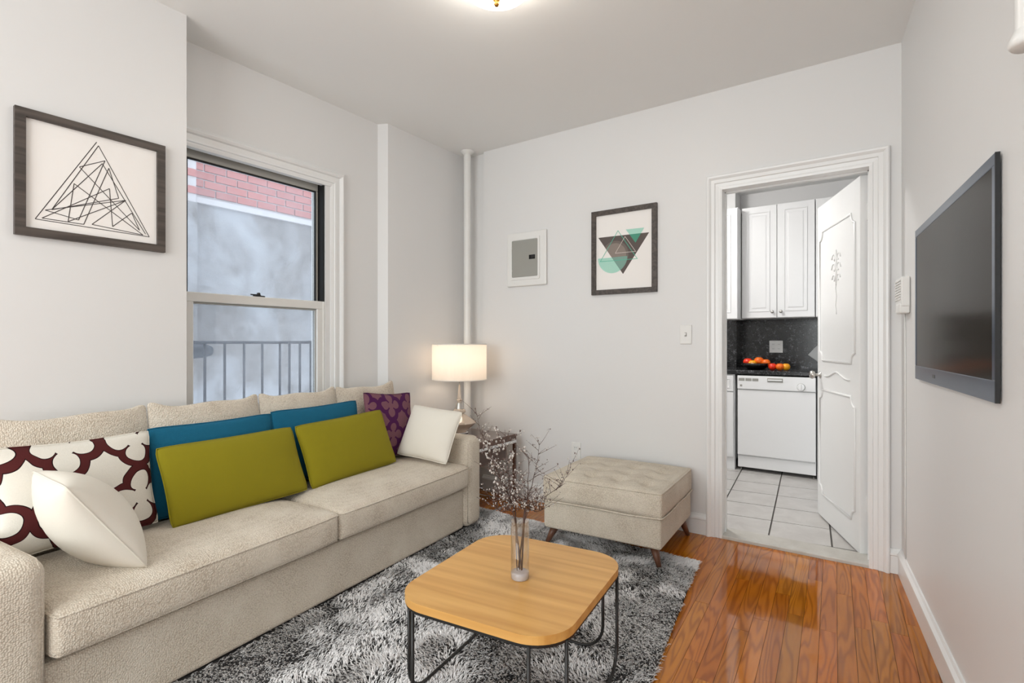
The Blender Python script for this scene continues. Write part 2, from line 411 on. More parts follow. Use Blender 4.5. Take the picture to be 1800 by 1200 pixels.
def axis_coords(half, r, nr, ni):
    a = [half - r + r * math.sin(math.pi / 2 * k / nr) if False else half - r + r * (k / nr) for k in range(nr + 1)]
    inner = [-(half - r) + 2 * (half - r) * k / ni for k in range(ni + 1)]
    return [-x for x in a[::-1]][:-1] + inner + a[1:]
def rbox(name, w, d, h, r, mat, parent=None, nr=4, ni=(8, 8, 4), fn=None, loc=(0, 0, 0)):
    """rounded box, centre at origin, with an optional deformation fn(Vector)->Vector"""
    H = (w / 2, d / 2, h / 2); AX = [axis_coords(H[i], r, nr, ni[i]) for i in range(3)]
    V = {}; verts = []; faces = []
    def vid(p):
        k = tuple(round(c, 6) for c in p)
        if k not in V:
            q = Vector(p); inn = Vector([max(-(H[i] - r), min(H[i] - r, q[i])) for i in range(3)]); dlt = q - inn
            if dlt.length > 1e-9:
                m = max(abs(x) for x in dlt)
                q = inn + dlt.normalized() * r if m > 0 else q
            if fn: q = fn(q.copy())
            V[k] = len(verts); verts.append(tuple(q + Vector(loc)))
        return V[k]
    for ax in range(3):
        i, j = [(1, 2), (2, 0), (0, 1)][ax]
        for sgn in (-1, 1):
            A, B = AX[i], AX[j]
            for a in range(len(A) - 1):
                for b_ in range(len(B) - 1):
                    q = []
                    for (u, v) in ((A[a], B[b_]), (A[a + 1], B[b_]), (A[a + 1], B[b_ + 1]), (A[a], B[b_ + 1])):
                        p = [0, 0, 0]; p[ax] = sgn * H[ax]; p[i] = u; p[j] = v; q.append(vid(p))
                    faces.append(q if sgn > 0 else q[::-1])
    me = bpy.data.meshes.new(name); me.from_pydata(verts, [], faces); me.update()
    return link(name, me, mat, parent, True)

def rrect(w, d, r, n=8, cx=0, cy=0):
    p = []
    for (sx, sy, a0) in ((1, 1, 0), (-1, 1, 90), (-1, -1, 180), (1, -1, 270)):
        for k in range(n + 1):
            a = R(a0 + 90 * k / n); p.append((cx + sx * (w / 2 - r) + r * math.cos(a), cy + sy * (d / 2 - r) + r * math.sin(a)))
    return p

# ------------------------------------------------------------------ room shell (X along the door wall, Y along the sofa wall)
CE = 2.58
XP, XWN, XC = -2.531, -2.745, -2.681          # picture wall, window wall, corner chase
YB, YK = 3.18, 3.30                            # door wall: room face, kitchen face
YR = -1.90                                     # wall behind the camera
W0, WD = Vector((.09, 3.18)), Vector((-.105, .9945)).normalized()
WN = Vector((-WD.y, WD.x))                     # from the right wall into the room
DX0, DX1, DZ = -.745, -.035, 2.007             # doorway
WY0, WY1, WZ0, WZ1 = 1.165, 1.968, .72, 2.105  # window opening

bm = bmesh.new()
add_box(bm, -3.05, XP, YR - .15, 1.097, 0, CE)
for (y0, y1, z0, z1) in ((1.097, WY0, 0, CE), (WY1, 2.372, 0, CE), (WY0, WY1, 0, WZ0), (WY0, WY1, WZ1, CE)):
    add_box(bm, -2.885, XWN, y0, y1, z0, z1)
add_prism(bm, [(-2.885, 2.372), (XWN, 2.372), (XC, 2.405), (XC, 3.30), (-2.885, 3.30)], 0, CE)
struct(from_bm('wall_left', bm, 'wall'), 'white painted wall with the window behind the sofa', 'wall')
bm = bmesh.new()
add_box(bm, -2.70, -2.48, YB + .03, YK, 0, CE)
add_box(bm, -2.48, DX0, YB, YK, 0, CE); add_box(bm, DX0, DX1, YB, YK, DZ, CE); add_box(bm, DX1, .30, YB, YK, 0, CE)
struct(from_bm('wall_back', bm, 'wall'), 'white painted wall with the kitchen doorway', 'wall')
bm = bmesh.new()
a = W0 + WD * .12; b_ = W0 - WD * 5.25
add_prism(bm, [tuple(a), tuple(a - WN * .15), tuple(b_ - WN * .15), tuple(b_)], 0, CE)
struct(from_bm('wall_right', bm, 'wall'), 'white painted wall that carries the television', 'wall')
bm = bmesh.new()
RX0, RX1, RZ0, RZ1 = -2.25, .15, .5, 2.5  # opening added for the fill light
for q in ((-2.6, RX0, 0, CE), (RX1, .9, 0, CE), (RX0, RX1, 0, RZ0), (RX0, RX1, RZ1, CE)): add_box(bm, q[0], q[1], YR - .15, YR, q[2], q[3])
struct(from_bm('wall_rear', bm, 'wall'), 'white wall behind the viewer with a wide opening added for the fill light', 'wall')
struct(box('ceiling', -3.05, 1.4, YR - .15, 6.0, CE, CE + .12, 'ceil'), 'flat white painted ceiling', 'ceiling')
# kitchen shell
KW = 5.57
bm = bmesh.new(); add_box(bm, -2.5, .75, KW, KW + .1, 0, CE); add_box(bm, -2.4, -1.125, 5.345, KW, 0, CE)
struct(from_bm('wall_kitchen_back', bm, 'wall'), 'kitchen wall with a shallow column behind the cabinets', 'wall')
struct(box('wall_kitchen_left', -2.5, -2.4, YK, KW, 0, CE, 'wall'), 'kitchen side wall beyond the sink counter', 'wall')
struct(box('wall_kitchen_right', .65, .75, YK, KW, 0, CE, 'wall'), 'kitchen side wall behind the open door', 'wall')

# floor: oak strips
fl = struct(prism('floor', [(-2.9, YR - .1), (1.0, YR - .1), (.30, YB + .02), (-2.9, YB + .02)], -.09, -.012, 'dark'), 'glossy orange oak strip floor', 'floor')
rnd = random.Random(5)
pa = R(3.38); pd = Vector((-math.sin(pa), math.cos(pa))); qd = Vector((math.cos(pa), math.sin(pa))); PW = .0585
bm = bmesh.new(); add_box(bm, -.5, .5, -.5, .5, -1, 0); pme = bpy.data.meshes.new('plank'); bm.to_mesh(pme); bm.free(); pme.materials.append(M['plank'])
org = Vector((-.9, 1.0))
for k in range(-32, 32):
    o = org + qd * (k * PW)
    # range along the strip inside the room (front limit, back limit)
    t1 = (YB + .03 - o.y) / pd.y; t0 = (YR - o.y) / pd.y
    mid = o + pd * ((t0 + t1) / 2)
    def xr(y): return W0.x - (W0.y - y) * WD.x / WD.y
    if o.x + pd.x * t1 < -2.80 and o.x + pd.x * t0 < -2.80: continue
    if o.x > 0.10 + .06:      # strip reaches the right wall before the door wall
        for st in range(200):
            p = o + pd * t1
            if p.x < xr(p.y) + .06: break
            t1 -= .05
        if t1 - t0 < .15: continue
    t = t0 - rnd.random() * .5
    while t < t1:
        L = rnd.uniform(.75, 1.7); e = min(t + L, t1); s0 = max(t, t0)
        if t1 - e < .25: e = t1
        if e - s0 > .02:
            c = o + pd * ((s0 + e) / 2)
            ob = bpy.data.objects.new('plank', pme); COL.objects.link(ob); ob.parent = fl
            ob.location = (c.x, c.y, -rnd.random() * .0006); ob.rotation_euler = (0, 0, pa); ob.scale = (PW - .0012, e - s0 - .001, .011)
        t = e
# kitchen floor tiles
kf = struct(box('floor_kitchen', -2.45, .70, YK - .02, 5.6, -.09, -.006, 'grout'), 'pale marbled ceramic tile floor of the kitchen', 'floor')
ta = R(5.4); td = Vector((-math.sin(ta), math.cos(ta))); tq = Vector((math.cos(ta), math.sin(ta))); TS = .315
bm = bmesh.new(); add_box(bm, -.5, .5, -.5, .5, -1, 0); tme = bpy.data.meshes.new('tile'); bm.to_mesh(tme); bm.free(); tme.materials.append(M['tile'])
j0 = Vector((-.553, 3.655))
for i in range(-6, 4):
    for j in range(-2, 6):
        c = j0 + tq * ((i + .5) * TS) + td * ((j + .5) * TS)
        if not (-2.3 < c.x < .52 and YK + .10 < c.y + .16 and c.y < 5.45): continue
        hy = TS - .009; cc = c.copy()
        if c.y - TS / 2 < YK + .03:
            cut = YK + .03 - (c.y - TS / 2); hy -= cut; cc = c + td * (cut / 2)
            if hy < .03: continue
        ob = bpy.data.objects.new('tile', tme); COL.objects.link(ob); ob.parent = kf
        ob.location = (cc.x, cc.y, 0.004); ob.rotation_euler = (0, 0, ta); ob.scale = (TS - .009, hy, .010)

# ------------------------------------------------------------------ trim: casings, baseboards, saddle
def casing(name, fold, prof, x0, x1, z0, zt, label, closed=False):
    """fold(a, z, p) -> world point; prof: (distance from the opening, protrusion)"""
    bm = bmesh.new(); rows = []
    for (a, p) in prof:
        loop = [(x0 - a, z0), (x0 - a, zt + a), (x1 + a, zt + a), (x1 + a, z0)]
        rows.append([bm.verts.new(fold(x, z, p)) for x, z in loop])
    for A, B in zip(rows, rows[1:]):
        for i in range(3): bm.faces.new((A[i], A[i + 1], B[i + 1], B[i]))
    bm.faces.new([r[0] for r in rows]); bm.faces.new([r[3] for r in rows][::-1])
    return struct(from_bm(name, bm, 'trim'), label, 'trim')
prof = [(-.006, -.11), (-.006, .012), (.004, .014), (.010, .014), (.012, .010), (.030, .012), (.034, .018), (.052, .019), (.056, .023), (.064, .029), (.072, .030), (.0785, .026), (.079, 0)]
casing('trim_1', lambda x, z, p: (x, YB - p, z), prof, DX0, DX1, 0, DZ, 'white moulded casing around the kitchen doorway')
# jamb lining with stop
bm = bmesh.new()
add_box(bm, DX0 - .001, DX0 + .012, YB + .06, YK - .05, 0, DZ); add_box(bm, DX1 - .012, DX1 + .001, YB + .06, YK - .05, 0, DZ); add_box(bm, DX0, DX1, YB + .06, YK - .05, DZ - .012, DZ + .001)
struct(from_bm('trim_2', bm, 'trim'), 'white door stop strips inside the kitchen doorway', 'trim')
struct(box('trim_3', DX0, DX1, YB - .012, YK + .03, -.01, .018, 'saddle', bev=.006), 'worn white marble saddle under the kitchen doorway', 'threshold')
wprof = [(-.012, -.03), (-.012, .006), (.0, .010), (.012, .010), (.018, .018), (.040, .018), (.046, .012), (.075, .012), (.082, .024), (.098, .030), (.112, .026), (.125, .012), (.133, .010), (.134, 0)]
wfold = lambda y, z, p: (XWN + p, y, z)
casing('trim_4', wfold, [(a * (.085 / .134) if a > 0 else a, p) for a, p in wprof], 1.165, WY1 + .045, .74, 2.086, 'white moulded casing around the window')

def baseboard(name, path, nrm, label, h=.118):
    prof = [(0, .016), (h * .72, .016), (h * .76, .020), (h * .84, .019), (h * .93, .010), (h, .006), (h, 0)]
    bm = bmesh.new(); rows = []
    for (z, p) in prof: rows.append([bm.verts.new((q[0] + n[0] * p, q[1] + n[1] * p, z)) for q, n in zip(path, nrm)])
    for A, B in zip(rows, rows[1:]):
        for i in range(len(path) - 1): bm.faces.new((A[i], A[i + 1], B[i + 1], B[i]))
    bm.faces.new([r[0] for r in rows]); bm.faces.new([r[-1] for r in rows][::-1])
    return struct(from_bm(name, bm, 'trim'), label, 'baseboard')
baseboard('baseboard_back', [(-2.48, YB), (DX0 - .079, YB)], [(0, -1)] * 2, 'white baseboard along the doorway wall')
e1 = W0 - WD * .003; e2 = W0 - WD * 5.0
baseboard('baseboard_right', [(e2.x, e2.y), (e1.x, e1.y)], [tuple(WN)] * 2, 'white baseboard under the television wall')
baseboard('baseboard_corner', [(DX1 + .079, YB), (.088, YB)], [(0, -1)] * 2, 'short white baseboard piece beside the door casing')
baseboard('baseboard_left', [(XP, YR), (XP, 1.097)], [(1, 0)] * 2, 'white baseboard behind the sofa')

# ------------------------------------------------------------------ window_1: double hung sash
win = struct(thing('window_1', None, None, (XWN, WY0, WZ0)), 'double hung aluminium window with dusty panes', 'window')
def wbox(name, x0, x1, y0, y1, z0, z1, mat, par=None, bev=.003):
    b = box(name, x0 - XWN, x1 - XWN, y0 - WY0, y1 - WY0, z0 - WZ0, z1 - WZ0, mat, win, bev, 1)
    if par: b.parent = par
    return b
ZM0, ZM1 = 1.325, 1.372     # meeting rail
# outer frame
wbox('head_frame', -2.86, -2.752, WY0, WY1, 2.090, WZ1, 'alug')
wbox('jamb_frame', -2.86, -2.752, WY0, WY0 + .022, WZ0, 2.090, 'alu')
wbox('jamb_track', -2.86, -2.752, WY1 - .010, WY1, WZ0, 2.090, 'dark')
wbox('jamb_strip', -2.792, -2.750, WY1 - .012, WY1 + .001, WZ0, ZM1, 'alu')
wbox('sill', -2.86, -2.715, WY0 - .05, WY1 + .05, WZ0 - .02, WZ0 + .02, 'trim')
# lower sash (room side)
ls = [wbox('lower_sash_rail', -2.792, -2.757, WY0 + .02, WY1 - .006, ZM0, ZM1, 'alu')]
wbox('lower_sash_stile', -2.792, -2.757, WY0 + .02, WY0 + .062, WZ0 + .02, ZM0, 'alu')
wbox('lower_sash_stile', -2.792, -2.757, WY1 - .048, WY1 - .006, WZ0 + .02, ZM0, 'alu')
wbox('lower_sash_rail', -2.792, -2.757, WY0 + .062, WY1 - .048, WZ0 + .02, WZ0 + .07, 'alu')
wbox('pane', -2.778, -2.772, WY0 + .060, WY1 - .046, WZ0 + .068, ZM0 + .004, 'pane', bev=0)
wbox('sash_spacer', -2.788, -2.770, WY1 - .056, WY1 - .048, WZ0 + .07, ZM0, 'alug')
wbox('sash_spacer', -2.788, -2.770, WY0 + .062, WY1 - .048, ZM0 - .010, ZM0, 'alug')
# upper sash (street side)
wbox('upper_sash_rail', -2.838, -2.800, WY0 + .02, WY1 - .012, 2.040, 2.090, 'alug')
wbox('upper_sash_rail', -2.838, -2.800, WY0 + .02, WY1 - .012, ZM0 + .002, ZM1 - .008, 'alu')
wbox('upper_sash_stile', -2.838, -2.800, WY0 + .02, WY0 + .048, ZM1 - .008, 2.040, 'alug')
wbox('upper_sash_stile', -2.838, -2.800, WY1 - .028, WY1 - .012, ZM1 - .008, 2.040, 'alug')
wbox('pane', -2.822, -2.816, WY0 + .046, WY1 - .026, ZM1 - .010, 2.042, 'pane', bev=0)
bm = bmesh.new()
for q in ((-2.812, -2.799, WY0 + .048, WY0 + .053, ZM1, 2.040), (-2.812, -2.799, WY1 - .032, WY1 - .028, ZM1, 2.040), (-2.812, -2.799, WY0 + .053, WY1 - .032, 2.034, 2.040)):
    add_box(bm, q[0] - XWN, q[1] - XWN, q[2] - WY0, q[3] - WY0, q[4] - WZ0, q[5] - WZ0)
from_bm('glazing_gasket', bm, 'dark', win)
bm = bmesh.new(); ly = on_x(460, 520, XWN).y - WY0
add_box(bm, -.040, -.016, ly - .03, ly + .03, ZM1 - WZ0, ZM1 - WZ0 + .007, .002, 1); add_box(bm, -.036, -.024, ly - .045, ly + .012, ZM1 - WZ0 + .007, ZM1 - WZ0 + .014, .003, 1)
add_lathe(bm, [(0, .012), (.009, .012), (.009, .022), (0, .024)], 12, (-.030, ly, ZM1 - WZ0))
tag(from_bm('sash_lock', bm, 'black', win), 'black cam lock on the meeting rail')
# unseen window added behind the viewer to go with the fill light
w2 = struct(thing('fill_window', None, None, (RX0, YR, RZ0)), 'unseen wide white framed window added behind the viewer for the fill light', 'window')
bm = bmesh.new()
ww, hh = RX1 - RX0, RZ1 - RZ0
for q in ((0, ww, 0, .05), (0, ww, hh - .05, hh), (0, .05, .05, hh - .05), (ww - .05, ww, .05, hh - .05), (ww / 2 - .03, ww / 2 + .03, .05, hh - .05)): add_box(bm, q[0], q[1], -.13, -.07, q[2], q[3])
from_bm('fill_window_frame', bm, 'trim', w2)

# ------------------------------------------------------------------ outside: light well wall, bricks, fire escape railing
XO = -5.15
ow = struct(thing('wall_outside', None, None, (XO, 0, 0)), 'neighbouring wall of red brick above stained concrete', 'wall')
LZ = CAMH + (HOR - 352) / F * ((-XO) / (-( (352 - CX) / F * _c - _s)))
box('concrete_face', -.3, .0, -1, 6.5, -3.5, LZ, 'concrete', ow)
box('ledge', -.25, .035, 2.30, 6.5, LZ - .03, LZ + .02, 'mortar', ow)
box('mortar_bed', -.3, -.012, -1, 6.5, LZ, LZ + 1.6, 'mortar', ow)
box('pier', -.2, .10, .5, 2.28, -3.5, LZ - .05, 'concrete', ow)
box('pier_mortar', -.2, .088, .5, 2.275, LZ - .05, LZ + 1.6, 'mortar', ow)
bm = bmesh.new(); add_box(bm, -.5, .5, -.5, .5, -.5, .5); bme = bpy.data.meshes.new('brick'); bm.to_mesh(bme); bm.free(); bme.materials.append(M['brick'])
CH, CL = .0765, .205; rb = random.Random(2)
for r_ in range(13):
    for k in range(-1, 12):
        y = 2.28 + (k + (.5 if r_ % 2 else 0)) * CL + CL / 2; y0, y1 = max(2.285, y - CL / 2 + .007), y + CL / 2 - .007
        if y1 - y0 < .03 or y1 > 4.6: continue
        ob = bpy.data.objects.new('brick', bme); COL.objects.link(ob); ob.parent = ow
        ob.location = (-.05 + rb.uniform(0, .006), (y0 + y1) / 2, LZ + .045 + (r_ + .5) * CH); ob.scale = (.1, y1 - y0, CH - .014)
    for k in range(5):
        y = 2.275 - (k + (.5 if r_ % 2 else 0)) * CL - CL / 2; y0, y1 = y - CL / 2 + .007, min(2.272, y + CL / 2 - .007)
        if y1 - y0 < .03: continue
        ob = bpy.data.objects.new('brick', bme); COL.objects.link(ob); ob.parent = ow
        ob.location = (.05 + rb.uniform(0, .006), (y0 + y1) / 2, LZ + .02 + (r_ + .5) * CH); ob.scale = (.1, y1 - y0, CH - .014)
XRL, YRC = -3.9, 2.372
rl = thing('fire_escape_railing', 'dark blue iron railing of the fire escape outside the window', 'railing', (XRL, 1.2, .12))
L = lambda x, y, z: (x - XRL, y - 1.2, z - .12)
tube('top_rail', [L(XRL, .6, 1.125), L(XRL, YRC, 1.125), L(-2.95, YRC, 1.130)], .011, 'rail', rl)
tube('bottom_rail', [L(XRL, .6, .14), L(XRL, YRC, .14), L(-2.95, YRC, .14)], .011, 'rail', rl)
for px in (360, 395, 429, 461, 492):
    y = on_x(px, 603, XRL).y; tube('baluster', [L(XRL, y, .13), L(XRL, y, 1.125)], .010, 'rail', rl, 6)
for k in range(-6, 0):
    y = 1.81 + k * .134
    if y > .6: tube('baluster', [L(XRL, y, .13), L(XRL, y, 1.125)], .010, 'rail', rl, 6)
for k in range(1, 7):
    x = XRL + .138 * k; tube('baluster', [L(x, YRC, .13), L(x, YRC, 1.128)], .010, 'rail', rl, 6)
bm = bmesh.new()
for q in range(9): add_box(bm, XRL - XRL, .95, -.6 + q * .21, -.6 + q * .21 + .1, -.03, 0)
tag(from_bm('platform_grating', bm, 'rail', rl), kind='stuff')
pp = on_x(340, 614, -4.25)
wp = thing('waste_pipe', 'dark pipe end sticking out beyond the fire escape railing', 'pipe', (-4.25, pp.y - .6, 1.06))
tube('pipe_run', [(-.81, 0, .02), (-.08, 0, .01), (-.03, .02, 0), (0, .08, 0), (0, .50, 0)], .05, 'rail', wp, 14)
tube('pipe_cap', [(0, .50, 0), (0, .56, .004), (0, .66, .004), (0, .73, 0)], [.056, .062, .058, .035], 'rail', wp, 14)

# ------------------------------------------------------------------ sofa
SP0, SROT = Vector((-1.82, .449)), R(5.45)      # inner front corner of the near arm; local x = to the front, y = along, z up
sofa = thing('sofa', 'long beige woven sofa with four loose back cushions', 'sofa', (SP0.x, SP0.y, 0), SROT)
ZS = .016
SL = 1.97; AW = .158
# base / seat deck
rbox('seat_base', .60, SL + .02, .235, .018, 'sofa', sofa, 3, (6, 20, 4), None, (-.325, SL / 2, ZS + .1175))
for (y0, nm) in ((-AW, 0), (SL, 1)):
    def arm(q):
        # softly rounded top, slightly lower to the back
        return q
    rbox('arm', .655, AW, .54, .052, 'sofa', sofa, 5, (10, 3, 8), arm, (-.315, y0 + AW / 2, ZS + .27))
    sg = 1 if nm == 0 else -1; ye = y0 + AW if nm == 0 else y0
    zt = ZS + .54; xf = .0125
    pts = [(xf - .0152, ye - sg * .0152, ZS + .03), (xf - .0152, ye - sg * .0152, zt - .052), (xf - .018, ye - sg * .018, zt - .035), (xf - .022, ye - sg * .022, zt - .022), (xf - .038, ye - sg * .018, zt - .017), (xf - .055, ye - sg * .0152, zt - .0152), (-.40, ye - sg * .0152, zt - .0152)]
    tube('arm_piping', pts, .0028, 'sofa', sofa, 6)
rbox('back_frame', .085, SL + .02, .72, .03, 'sofa', sofa, 3, (2, 20, 6), None, (-.597, SL / 2, ZS + .36))
# seat cushions
CW = SL / 2
for k in range(2):
    cy = CW * (k + .5); dep = .53; hh_ = .128
    def puff(q, dep=dep):
        u, v = q.x / (dep / 2), q.y / (CW / 2)
        f = max(0, 1 - u * u) * max(0, 1 - v ** 4)
        if q.z > 0: q.z += .040 * f ** .7
        if q.z < 0: q.z += 0
        g = max(0, 1 - v ** 6)
        if q.x > 0: q.x += .012 * g * max(0, 1 - (q.z / .08) ** 2)
        return q
    cu = rbox('seat_cushion', dep, CW - .004, hh_, .024, 'sofa', sofa, 4, (14, 22, 4), puff, (-.245, cy, ZS + .252 + hh_ / 2))
    y0, y1 = cy - CW / 2 + .012, cy + CW / 2 - .012
    for zz, xx in ((ZS + .252 + hh_ - .012, .018), (ZS + .262, .012)):
        pts = [(-.30, y0 - .006, zz + .004), (xx - .02, y0 - .006, zz + .002)] + [(xx + .008 * (1 - (2 * t / 12 - 1) ** 6), y0 + (y1 - y0) * t / 12, zz) for t in range(13)] + [(xx - .02, y1 + .006, zz + .002), (-.30, y1 + .006, zz + .004)]
        tube('piping', pts, .0038, 'sofa', cu, 6)
# back cushions: corners stand up, middle dips
for k, (s0, s1) in enumerate(((.01, .515), (.519, 1.012), (1.016, 1.492), (1.496, 1.972))):
    w_ = s1 - s0
    def backc(q, w_=w_):
        v = q.y / (w_ / 2); z = (q.z + .215) / .43
        up = max(0, min(1, (z - .3) / .7)); up = up * up * (3 - 2 * up)
        th = 1 - .62 * max(0, z - .45) / .55
        ed = 1 - .78 * (max(0, abs(v) - .40) / .60) ** 1.5
        q.x *= th * ed
        q.z += (.034 * (abs(v) ** 5) - .016 + .004 * math.sin(v * 5 + k)) * up
        q.x += -.05 * z + .02 - .012 * up * abs(v) ** 4
        return q
    rbox('back_cushion', .112, w_ - .002, .43, .032, 'sofa', sofa, 5, (4, 22, 16), backc, (-.540, (s0 + s1) / 2, ZS + .425 + .215))

# ------------------------------------------------------------------ throw pillows (centre, yaw, lean, roll, width, height fitted to the photo)
def pillow(name, label, p, thick, mat, nu=26, nv=20, pinch=.05, seam=True, sharp=.5, seat=0.0):
    w, h = p[6], p[7]; verts = []; faces = []
    cols = nu + 1
    for side in (1, -1):
        for j in range(nv + 1):
            for i in range(nu + 1):
                u = -1 + 2 * i / nu; v = -1 + 2 * j / nv
                u = math.copysign(1 - (1 - abs(u)) ** 1.25, u); v = math.copysign(1 - (1 - abs(v)) ** 1.25, v)
                x = w / 2 * u * (1 - pinch * (1 - v * v)); z = h / 2 * v * (1 - pinch * (1 - u * u))
                kx = 1 - .035 * (abs(u) * abs(v)) ** 7; x *= kx; z *= kx
                t = thick / 2 * (max(0, 1 - u * u) ** sharp) * (max(0, 1 - v * v) ** sharp)
                # small creases running in from the corners
                t *= 1 - .06 * math.exp(-((abs(u) - abs(v)) / .16) ** 2) * (abs(u) ** 2)
                verts.append((x, -side * t, z))
    n = cols * (nv + 1)
    for sd in (0, 1):
        for j in range(nv):
            for i in range(nu):
                a = sd * n + j * cols + i; f = (a, a + 1, a + cols + 1, a + cols)
                faces.append(f if sd == 0 else f[::-1])
    me = bpy.data.meshes.new(name); me.from_pydata(verts, [], faces)
    bm = bmesh.new(); bm.from_mesh(me); bmesh.ops.remove_doubles(bm, verts=bm.verts[:], dist=1e-5); bm.to_mesh(me); bm.free()
    root = thing(name, label, 'pillow', (p[0], p[1], p[2] + seat)); root.rotation_mode = 'YXZ'; root.rotation_euler = (p[4], p[5], p[3])
    c = link('cover', me, mat, root, True)
    if seam:
        pts = []
        for e in range(4):
            for i in range(14):
                q = -1 + 2 * i / 14
                u, v = ((q, -1), (1, q), (-q, 1), (-1, -q))[e]
                kx = 1 - .035 * (abs(u) * abs(v)) ** 7
                pts.append((w / 2 * u * kx * (1 - pinch * (1 - v * v)), 0, h / 2 * v * kx * (1 - pinch * (1 - u * u))))
        tube('seam', pts, .0026, mat, root, 6, True)
    return root
pillow('throw_pillow', 'white lumbar pillow with a maroon trellis print by the near arm', [-2.245, 0.640, 0.618, 1.679, -0.232, 0.017, 0.465, 0.355], .095, 'lat', pinch=.075)
pillow('throw_pillow', 'plain cream pillow tipped edge forward against the sofa arm', [-2.040, 0.602, 0.566, -0.009, 0.60, 0.0, 0.325, 0.370], .20, 'cream', pinch=.03, sharp=.55)
pillow('throw_pillow', 'teal knit pillow behind the olive pillow, next to the maroon trellis pillow', [-2.330, 1.137, 0.612, 1.668, -0.146, 0.005, 0.553, 0.36], .075, 'teal')
pillow('throw_pillow', 'teal knit pillow beside the purple trellis pillow', [-2.385, 1.679, 0.617, 1.667, -0.143, -0.006, 0.559, 0.366], .075, 'teal')
pillow('throw_pillow', 'olive green lumbar pillow nearest the maroon trellis pillow', [-2.233, 1.176, 0.575, 1.665, -0.397, 0.001, 0.616, 0.315], .10, 'olive', pinch=.035, sharp=.45)
pillow('throw_pillow', 'olive green lumbar pillow in front of the purple one', [-2.294, 1.793, 0.580, 1.659, -0.378, -0.03, 0.601, 0.318], .10, 'olive', pinch=.035, sharp=.45)
pillow('throw_pillow', 'purple velvet pillow with a dark trellis print at the far sofa end', [-2.417, 2.183, 0.630, 1.658, -0.167, 0.08, 0.405, 0.395], .09, 'pur', pinch=.08)
pillow('throw_pillow', 'off white pillow leaning on the sofa arm beside the lamp', [-2.179, 2.275, 0.588, 0.188, -0.459, 0.087, 0.355, 0.316], .12, 'cream', pinch=.04)

# ------------------------------------------------------------------ rug
RA, RB = Vector((-.753, 2.742)), Vector((-.616, 1.688))
rdir = (RB - RA).normalized()
rc = [RA, RA + rdir * 3.05, None, Vector((-2.24, 2.79))]
rc[2] = rc[3] + rdir * 3.05
rug = thing('rug', 'black and white shaggy rug under the coffee table', 'rug', (RA.x, RA.y, 0))
prism('backing', [(q.x - RA.x, q.y - RA.y) for q in rc], .0005, .008, 'rugb', rug)
rg = np.random.default_rng(4)
def vnoise(x, y, s):
    """smooth value noise on numpy arrays"""
    g = np.random.default_rng(s).random((64, 64)); xi = np.floor(x).astype(int); yi = np.floor(y).astype(int); fx = x - xi; fy = y - yi
    fx = fx * fx * (3 - 2 * fx); fy = fy * fy * (3 - 2 * fy); G = lambda a, b: g[a % 64, b % 64]
    return (G(xi, yi) * (1 - fx) + G(xi + 1, yi) * fx) * (1 - fy) + (G(xi, yi + 1) * (1 - fx) + G(xi + 1, yi + 1) * fx) * fy
N = 150000
uu = rg.uniform(-.003, .994, N); vv_ = rg.random(N) ** 1.35 * .994 + .004      # denser at the far, visible half
A0, A1, A2, A3 = [np.array((q.x, q.y)) for q in (rc[0], rc[1], rc[2], rc[3])]
P = (A0[None] * (1 - uu)[:, None] + A3[None] * uu[:, None]) * (1 - vv_)[:, None] + (A1[None] * (1 - uu)[:, None] + A2[None] * uu[:, None]) * vv_[:, None]
# leave out what lies well under the sofa
sx = (P[:, 0] - SP0.x) * math.cos(SROT) + (P[:, 1] - SP0.y) * math.sin(SROT); sy = -(P[:, 0] - SP0.x) * math.sin(SROT) + (P[:, 1] - SP0.y) * math.cos(SROT)
keep = ~((sx < -.03) & (sy < SL + AW - .03)) & (P[:, 1] > -.1)
P = P[keep]; N = len(P)
ang = vnoise(P[:, 0] * 9, P[:, 1] * 9, 1) * 5 + vnoise(P[:, 0] * 2.2, P[:, 1] * 2.2, 2) * 7 + rg.normal(0, .55, N)
ln_ = rg.uniform(.010, .024, N); hgt = rg.uniform(.008, .015, N); wd = rg.uniform(.0011, .0023, N)
# keep tips inside the rug edge at the far and side border
dx, dy = np.cos(ang), np.sin(ang)
bx_, by_ = -dy * wd, dx * wd
base = np.c_[P[:, 0] - RA.x, P[:, 1] - RA.y, np.full(N, .006)]
mid = base + np.c_[dx * ln_ * .4, dy * ln_ * .4, hgt * .85]; tip = base + np.c_[dx * ln_, dy * ln_, hgt]
sd = np.c_[bx_, by_, np.zeros(N)]
V = np.stack([base - sd, base + sd, mid + sd, mid - sd, tip], 1).reshape(-1, 3)
idx = np.arange(N) * 5
quads = np.c_[idx, idx + 1, idx + 2, idx + 3]; tris = np.c_[idx + 3, idx + 2, idx + 4]
me = bpy.data.meshes.new('pile'); me.vertices.add(len(V)); me.vertices.foreach_set('co', V.ravel())
loops = np.concatenate([quads.ravel(), tris.ravel()]); me.loops.add(len(loops)); me.loops.foreach_set('vertex_index', loops.astype(np.int32))
starts = np.concatenate([np.arange(N) * 4, N * 4 + np.arange(N) * 3]); me.polygons.add(2 * N); me.polygons.foreach_set('loop_start', starts.astype(np.int32))
me.update(calc_edges=True)
patch = vnoise(P[:, 0] * 14, P[:, 1] * 14, 3); tone = rg.random(N) * .75 + patch * .5
col = np.where(tone > .40, rg.uniform(.80, 1.0, N), np.where(tone > .32, rg.uniform(.15, .4, N), rg.uniform(.008, .03, N)))
cv = np.repeat(col, 5); rgba = np.c_[cv, cv * .985, cv * .985, np.ones_like(cv)]
ca = me.color_attributes.new('fibre', 'FLOAT_COLOR', 'POINT'); ca.data.foreach_set('color', rgba.ravel().astype(np.float32))
tag(link('pile', me, 'pile', rug), kind='stuff')

